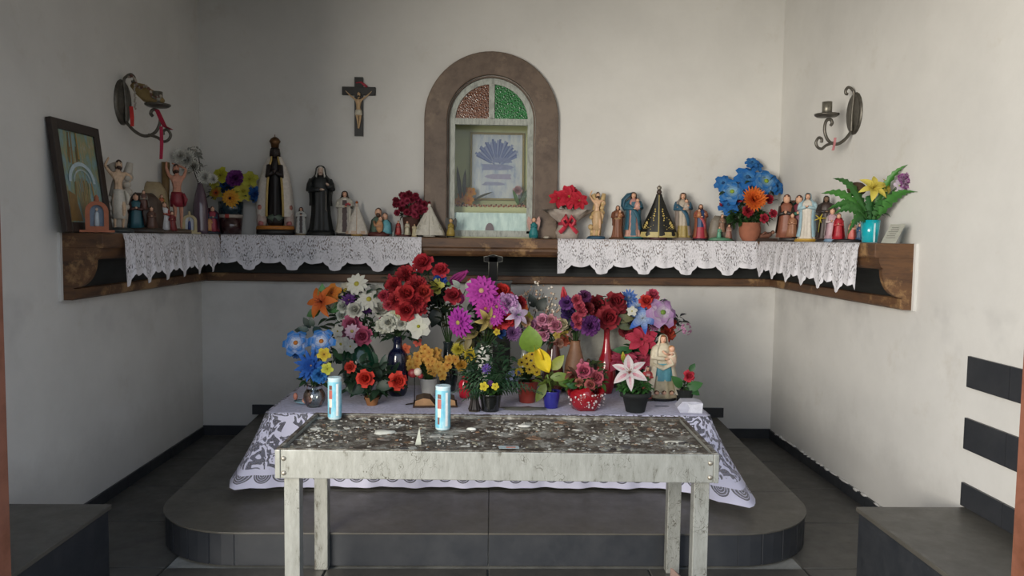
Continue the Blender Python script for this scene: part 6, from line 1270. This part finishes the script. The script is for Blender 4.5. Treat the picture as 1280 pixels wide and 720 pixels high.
# ---- large cream madonna
def childx(t, H, B):
    m = MB(); m.ball((.085, -.1, .79), (.04, .042, .05), 0, 12, 8, face_sel(SKIN, 'b07c4c')); m.lathe([(.52, .05), (.6, .062), (.7, .055), (.75, .03)], 14, hx('d4b8a0'), c=(.09, -.09, 0), sy=.8); m.tube([(.06, -.12, .7), (0, -.15, .72), (-.03, -.13, .76)], .015, 7, hx(SKIN)); B('child', m)
    m = MB(); m.tube([(-.13, -.06, .56), (-.02, -.125, .5), (.1, -.11, .56), (.06, -.12, .66)], [.03, .045, .04, .02], 9, hx('d0c4a8'), flat=.6); B('mantle_fold', m)
    m = MB(); m.lathe([(.3, .158), (.4, .146), (.5, .142), (.56, .135)], 30, hx('5c9ca8'), sy=.76, a0=radians(180), a1=radians(325), fold=.08, k=9); B('blue_drape', m)
    m = MB()
    for s in (-1, 0, 1): m.ball((.09*s, -.13, .13), (.03, .03, .034), 0, 10, 8, face_sel(SKIN, '5c3420')); m.tube([(.09*s-.03, -.12, .1), (.09*s-.05, -.12, .13)], .012, 6, hx('cfc4b0')); m.tube([(.09*s+.03, -.12, .1), (.09*s+.05, -.12, .13)], .012, 6, hx('cfc4b0'))
    B('cherub_heads', m)
t = statue('large cream madonna statuette with pale blue drape and child, right on the altar', 827, 499, 415, A_, robe='cdc1a6', veil='cfc4ac', cloak='cdc2aa', cloak_z=.1, base='161616', base2='c0b498', hair='8a5a34', arms='hold', sleeve='d0c4aa', bw_=.165, prof='wide', hem='c4b490', extra=childx)
# ---- small pot with a red rose
p = aZ(855, 501, A_)
plant('potted_rose', 'small black pot with one red rose at the right end of the altar', 'plant', p+Vector((0, 0, .08)), p,
      [('rose', 861, 470, 16, ['b81c34', 'dc3c50'], -.02)], [(855, 482, 8, 4, 16, 8, '3c6c30')], [(852, 484, 20, 12, 130, '3c7434'), (858, 486, 22, 13, 25, '3a7034'), (860, 484, 18, 10, -30, '2f6430'), (862, 464, 12, 8, 60, '2f5c30')], pot=pot_fn(.075, .045, .062, '1a1e1c'), seed=22)
# white folded paper box and dark leaf-shaped dish
p = aZ(862, 514, A_); t = thing('paper_box', 'white folded paper box at the right front corner of the altar', 'box', p, radians(-6)); m = MB(); m.prism([(-.062, 0), (.062, 0), (.066, .06), (.03, .068), (-.05, .065), (-.08, .03)], -.05, .05, hx('c4c4d0')); m.build('body', PAINT, t)
m = MB(); m.add([(-.02, -.052, .001), (.064, -.052, .001), (.067, -.053, .058), (.0, -.056, .05), (-.022, -.053, .056), (-.008, -.054, .03)], [(0, 1, 2, 3, 4, 5)], hx('dcdce4')); m.build('flap', PAINT, t)
blob('cloth_patch', 'flat greyish olive dish on the cloth in front of the red brown pot', 'dish', 655, 511, .13, .05, .006, '6c6c64', z=A_, seed=8)
blob('torn_scrap', 'thin dark scrap lying on the cloth in front of the cream madonna', 'scrap', 828, 508, .045, .008, .003, '3c3c48', z=A_, seed=9)

SHADE_ = .05  # hardly any painted shade on the shelf and niche petals
# ------------------------------------------------------------------ plants on the shelf
SZ = 1.604
def on_back(px, d=.12): p = aY(px, 295, DY-d); p.z = SZ; return p
# dark flower pot in the left corner
p = aX(289, 290, -HX+.3); p = aY(289, 290, DY-.14); p.z = SZ; s = p.y/FPX
def pot12(t):
    MB().lathe([(0, 12*s), (20*s, 14*s)], 26, hx('3a2424')).build('pot', GLOSS, t); MB().lathe([(20*s, 14*s), (24*s, 14.4*s)], 26, hx('b0a498')).build('ribbon_band', PAINT, t); MB().lathe([(24*s, 14.2*s), (40*s, 14.8*s), (40*s, 13.4*s), (36*s, 13*s)], 26, hx('1e3038')).build('rim_wrap', GLOSS, t); MB().box((0, -14.3*s, 22*s), (.03, .006, .028), hx('a03c34')).build('ribbon_tag', PAINT, t)
plant('flower_pot', 'dark flower pot with yellow, purple and blue blooms, left corner of the shelf', 'plant', p+Vector((0, 0, 38*s)), p,
      [('five', 276, 219, 22, ['a8a020', 'c8c838', '8c8420']), ('carnation', 294, 224, 24, ['54205c', '8c3c94']), ('five', 312, 224, 22, ['a0a028', 'bcbc44', '8a8420']), ('anemone', 304, 239, 28, ['a8a02c', 'c4bc48', '9c9424'], -.05), ('gerbera', 288, 248, 25, ['d04818', 'e8b43c', '2a140c'], -.09), ('five', 270, 241, 18, ['b84420', 'a8a030', '50301c'], -.04), ('carnation', 318, 243, 20, ['143c88', '2c68b0']), ('carnation', 283, 234, 18, ['1c3c80', '2c5ca0'], 0), ('five', 268, 229, 14, ['98982c', 'b4b040', '7a7420'])], [(292, 240, 24, 12, 50, 10, '26402a'), (270, 240, 8, 8, 16, 9, '263838')], seed=30, pot=pot12)
# silvery dry flowers in a mauve bottle
p = aX(251, 290, -HX+.12); p.z = SZ; s = p.y/FPX; t, _, mo = (lambda t: (t, 0, p+Vector((0, 0, 50*s))))(thing('bottle', 'tall mauve bottle behind the mother and child bust in the left corner', 'bottle', p))
MB().lathe(sm([(0, 9*s), (30*s, 9*s), (45*s, 7*s), (60*s, 3.4*s), (66*s, 3.6*s)]), 20, hx('5c4c58')).build('body', GLOSS, t)
plant('dried_flowers', 'spray of silvery grey dried flowers in the mauve bottle, left corner of the shelf', 'flowers', p+Vector((0, 0, 64*s)), p+Vector((0, 0, 20*s)),
      [('mum', 234, 200, 30, ['b0b0aa', 'ecece4'], -.16), ('mum', 226, 195, 22, ['b0b0aa', 'e8e8e0'], -.22), ('mum', 243, 208, 20, ['9c9c94', 'ecece4']), ('mum', 256, 222, 22, ['a8a8a2', 'ecece4'], -.03), ('mum', 266, 224, 16, ['a8a8a2', 'ecece4']), ('florets', 246, 190, 14, ['98988c', 'b4b4ac', '8c8c84'])], [(238, 205, 22, 16, 50, 9, 'b4b4ac')], seed=31, stemcol='4a463e')
# crimson blossoms in brown pot
p = on_back(514, .1); s = p.y/FPX; rr = random.Random(31); fl_ = []
for k in range(46):
    a, r = rr.random()*2*pi, sqrt(rr.random()); fl_.append(('carnation', 512+20*r*cos(a)+3*sin(a), 257+15*r*sin(a)+.004*(r*20*cos(a))**2, 9, rr.choice([['6c1028', '98203c'], ['5c0c24', '881830'], ['8c2040', 'b03c58']]), rr.uniform(-.08, .02)))
plant('potted_blossoms', 'dome of tiny crimson blossoms in a brown pot, left of the white glazed madonna', 'plant', p+Vector((0, 0, 22*s)), p, fl_, [(514, 268, 14, 5, 30, 7, '2c3c28')], pot=pot_fn(24*s, 8*s, 11*s, '4c2c24'), seed=32)
# wrapped poinsettia
p = on_back(709, .13); s = p.y/FPX
def wrap(t):
    m = MB(); n = 28; vs = []
    for z, r in ((0, 13), (8, 14.5), (17, 11), (20, 11), (28, 20), (36, 29), (35, 27), (28, 15), (22, 9)):
        for j in range(n): a = 2*pi*j/n; q = 1+(.14*sin(6*a+z*.2)+.1*sin(11*a))*(z/30); vs.append((r*s*q*cos(a), r*s*q*.6*sin(a), z*s+(3*s*sin(4*a) if z > 36 else 0)))
    m.add(vs, [(i*n+j, i*n+(j+1) % n, (i+1)*n+(j+1) % n, (i+1)*n+j) for i in range(8) for j in range(n)]+[tuple(range(n))[::-1]], hx('a89c92'), True); m.build('paper_wrap', PAINT, t)
    m = MB(); m.lathe([(16.5*s, 11.8*s), (21*s, 11.8*s)], 24, hx('98203a'), sy=.66, cap=False)
    for sg in (-1, 1): m.tube([(0, -.085, 20*s), (sg*4*s, -.1, 27*s), (sg*8*s, -.1, 22*s), (sg*5*s, -.095, 16*s), (0, -.085, 19*s)], [.012, .028, .024, .028, .012], 8, hx('c83c4c'), flat=.5); m.tube([(0, -.09, 19*s), (sg*7*s, -.1, 11*s), (sg*11*s, -.1, 7*s)], [.012, .022, .02], 8, hx('c83448'), flat=.4)
    m.build('ribbon_bow', PAINT, t)
plant('wrapped_poinsettia', 'bright red flowers in grey paper with a bow, right foot of the arch', 'plant', p+Vector((0, 0, 30*s)), p,
      [('poinsettia', 711, 246, 34, ['b01428', 'd42440', 'c8b450'], -.06), ('poinsettia', 724, 251, 26, ['a81428', 'cc2038', 'c8a450'], -.08), ('poinsettia', 698, 248, 24, ['a81428', 'cc2038', 'b0a050'], -.04), ('carnation', 715, 243, 20, ['a81428', 'c82038'], 0)], [(712, 258, 14, 4, 16, 9, '2c3c2c')], pot=wrap, seed=33)
# terracotta pot with blue flowers
p = on_back(937, .13); s = p.y/FPX
BL2 = ['a8d0dc', '1c74c0', '9cb83c']
def tpot(t): MB().lathe(sm([(0, 8.5*s), (6*s, 12*s), (14*s, 13.5*s), (20*s, 12.5*s), (23*s, 12.8*s)])+[(23*s, 11.5*s), (18*s, 11*s)], 28, hx('a0644c')).build('pot', MATTE, t)
plant('flower_pot', 'round terracotta pot with bright blue flowers and one big orange chrysanthemum', 'plant', p+Vector((0, 0, 22*s)), p,
      [('anemone', 915, 240, 34, BL2, -.04), ('anemone', 934, 222, 34, ['5c9cd0', '1c70c0', '2c5c8c']), ('anemone', 957, 227, 36, BL2, -.03), ('anemone', 904, 229, 24, ['4c90c8', '1c68b0', '1c4c80'], .03), ('anemone', 944, 207, 22, ['4c90c8', '1c68b0', '1c4c80'], .04), ('anemone', 971, 233, 24, ['4c90c8', '1c68b0', '1c4c80'], .03), ('anemone', 911, 256, 28, ['3c88c8', '1868b4', '1c4c80'], 0), ('anemone', 930, 236, 26, ['3c88c8', '1868b4', '1c4c80'], 0), ('mum', 942, 250, 38, ['d04c1c', 'f08030'], -.12), ('carnation', 926, 246, 16, CRIM, -.02), ('rose', 961, 249, 13, CRIM, -.03), ('rose', 966, 267, 12, CRIM, -.05), ('rose', 955, 273, 13, CRIM, -.08), ('carnation', 935, 264, 16, ['8c1424', 'b02434'], -.07), ('bud', 901, 256, 8, CRIM), ('anemone', 940, 203, 18, ['4c90c8', '1c68b0', '1c4c80'], .02)],
      [(935, 272, 24, 8, 130, 9, '3c6830'), (918, 272, 14, 8, 40, 8, '4c6c44'), (940, 240, 34, 18, 60, 10, '20482c')], pot=tpot, seed=34)
# turquoise cup with broad fern leaves on the right arm
p = aX(1087, 303, HX-.13); p.z = SZ; s = p.y/FPX
def cup(t): MB().lathe([(0, 9.3*s), (28*s, 12*s), (28*s, 11.4*s), (24*s, 11*s)], 28, hx('14a0ac')).build('cup', GLOSS, t); MB().box((0, -10.9*s, 14*s), (.008, .006, 27*s), hx('c0e0e4')).build('white_stripe', PAINT, t)
t = plant('potted_fern', 'turquoise cup with broad serrated fern leaves, yellow and purple flowers, right arm of the shelf', 'plant', p+Vector((0, 0, 27*s)), p,
      [('lily', 1091, 236, 34, ['c8b440', 'e0d060', 'b8a030'], -.05, (-.1, -1, .5)), ('lily', 1106, 235, 22, ['c8b440', 'dccc60', 'b8a030'], -.04, (.5, -1, .4)), ('carnation', 1131, 228, 26, ['e0d8e0', 'b050a8'], -.12), ('five', 1124, 232, 16, ['e0d8e0', 'd8c8dc', 'a0b060'], -.14)], [(1090, 266, 16, 12, 60, 9, '345c2c')], pot=cup, seed=35)
MB().ball(aY(1074, 236, p.y)-p+Vector((0, .03, 0)), (12*s, 9*s, 9*s), hx('4a3828'), 16, 10).build('brown_seed_head', MATTE, t)
def sleaf(t, px0, py0, px1, py1, W, col, dy=-.06, droop=.06):
    a = aY(px0, py0, p.y)-p; b = aY(px1, py1, p.y+dy)-p; m = MB(); n = 17; W *= .8; vs = []; ax = (b-a); sd = ax.cross(Vector((0, 1, 0))).normalized()
    for k in range(n+1):
        t_ = k/n; c = a.lerp(b, t_)+Vector((0, 0, droop*sin(pi*t_))); wd = W*s*sin(pi*min(1, .06+t_**.8*.93))*(1.2 if k % 2 else .72)
        for u in (-1, -.5, 0, .5, 1): vs.append(c+sd*wd*u+Vector((0, -.012*(1-abs(u)), .0)))
    m.add(vs, [(k*5+j, (k+1)*5+j, (k+1)*5+j+1, k*5+j+1) for k in range(n) for j in range(4)], hx(col), True); m.build('leaf', LEAF, t)
for a in ((1083, 272, 1026, 242, 7, '4c8c3c'), (1084, 268, 1041, 223, 6, '3c7034'), (1085, 275, 1034, 262, 8, '447c3a'), (1086, 278, 1042, 268, 8, '4a8440', -.12), (1090, 268, 1134, 206, 5.5, '4c8c3c', -.12), (1094, 275, 1146, 240, 8, '4c8a3e', -.24), (1092, 278, 1112, 255, 9, '3c7434', -.1), (1084, 278, 1060, 292, 9, '3f7a38', -.14), (1088, 276, 1085, 246, 8, '2f6430', -.04), (1094, 275, 1122, 244, 8, '458238', -.06), (1083, 270, 1058, 245, 7, '3f7a38', 0)): sleaf(t, *a)
# ---- things inside the niche
NZ = NB+.012; Yn = DY+.36; zt_ = aY(600, 258, DY+.46).z-.008
def nplant(label, px, flowers, leaves, root_y=Yn): 
    r = aY(px, 262, root_y); r.z = zt_; return plant('artificial_bouquet', label, 'flowers', r+Vector((0, 0, .03)), r, flowers, [], leaves, pot=pot_fn(.04, .02, .028, '5c4c34'), seed=int(px))
nplant('orange blooms with dark spear leaves inside the niche, left of the gold framed print', 580, [('five', 578, 246, 14, ['c86c14', 'e09424', 'a85410'], -.03), ('five', 586, 250, 14, ['c86c14', 'e09424', 'a85410'], -.04), ('five', 589, 240, 13, ['c87420', 'd89838', 'a85410'], 0), ('five', 573, 252, 12, ['c86c14', 'e09424', 'a85410'], -.02), ('bud', 583, 237, 9, ['c06818', 'd08830'])], [(576, 250, 42, 5, 96, '3a3424'), (580, 246, 34, 5, 88, '3c3020'), (592, 250, 26, 3, 28, '3c3a28')])
nplant('pale pink bloom with green stems inside the niche, right of the gold framed print', 650, [('rose', 647, 238, 12, ['c08894', 'd8a8b0'], 0), ('bud', 642, 240, 6, PINK)], [(650, 254, 24, 6, 60, '3c5c34'), (648, 256, 20, 5, 110, '5c8440')])
m = MB()
for k in range(60): x = AX-.3+.6*k/59; m.ball((x, DY+.243, zt_+.006+.006*sin(k*1.7)), .009, hx(['a84c3c', 'c89068', '6c3c2c', 'c8b090'][k % 4]), 6, 4)
tag(m.build('bead_garland', PAINT), 'garland of red and cream beads along the step inside the niche', 'garland')
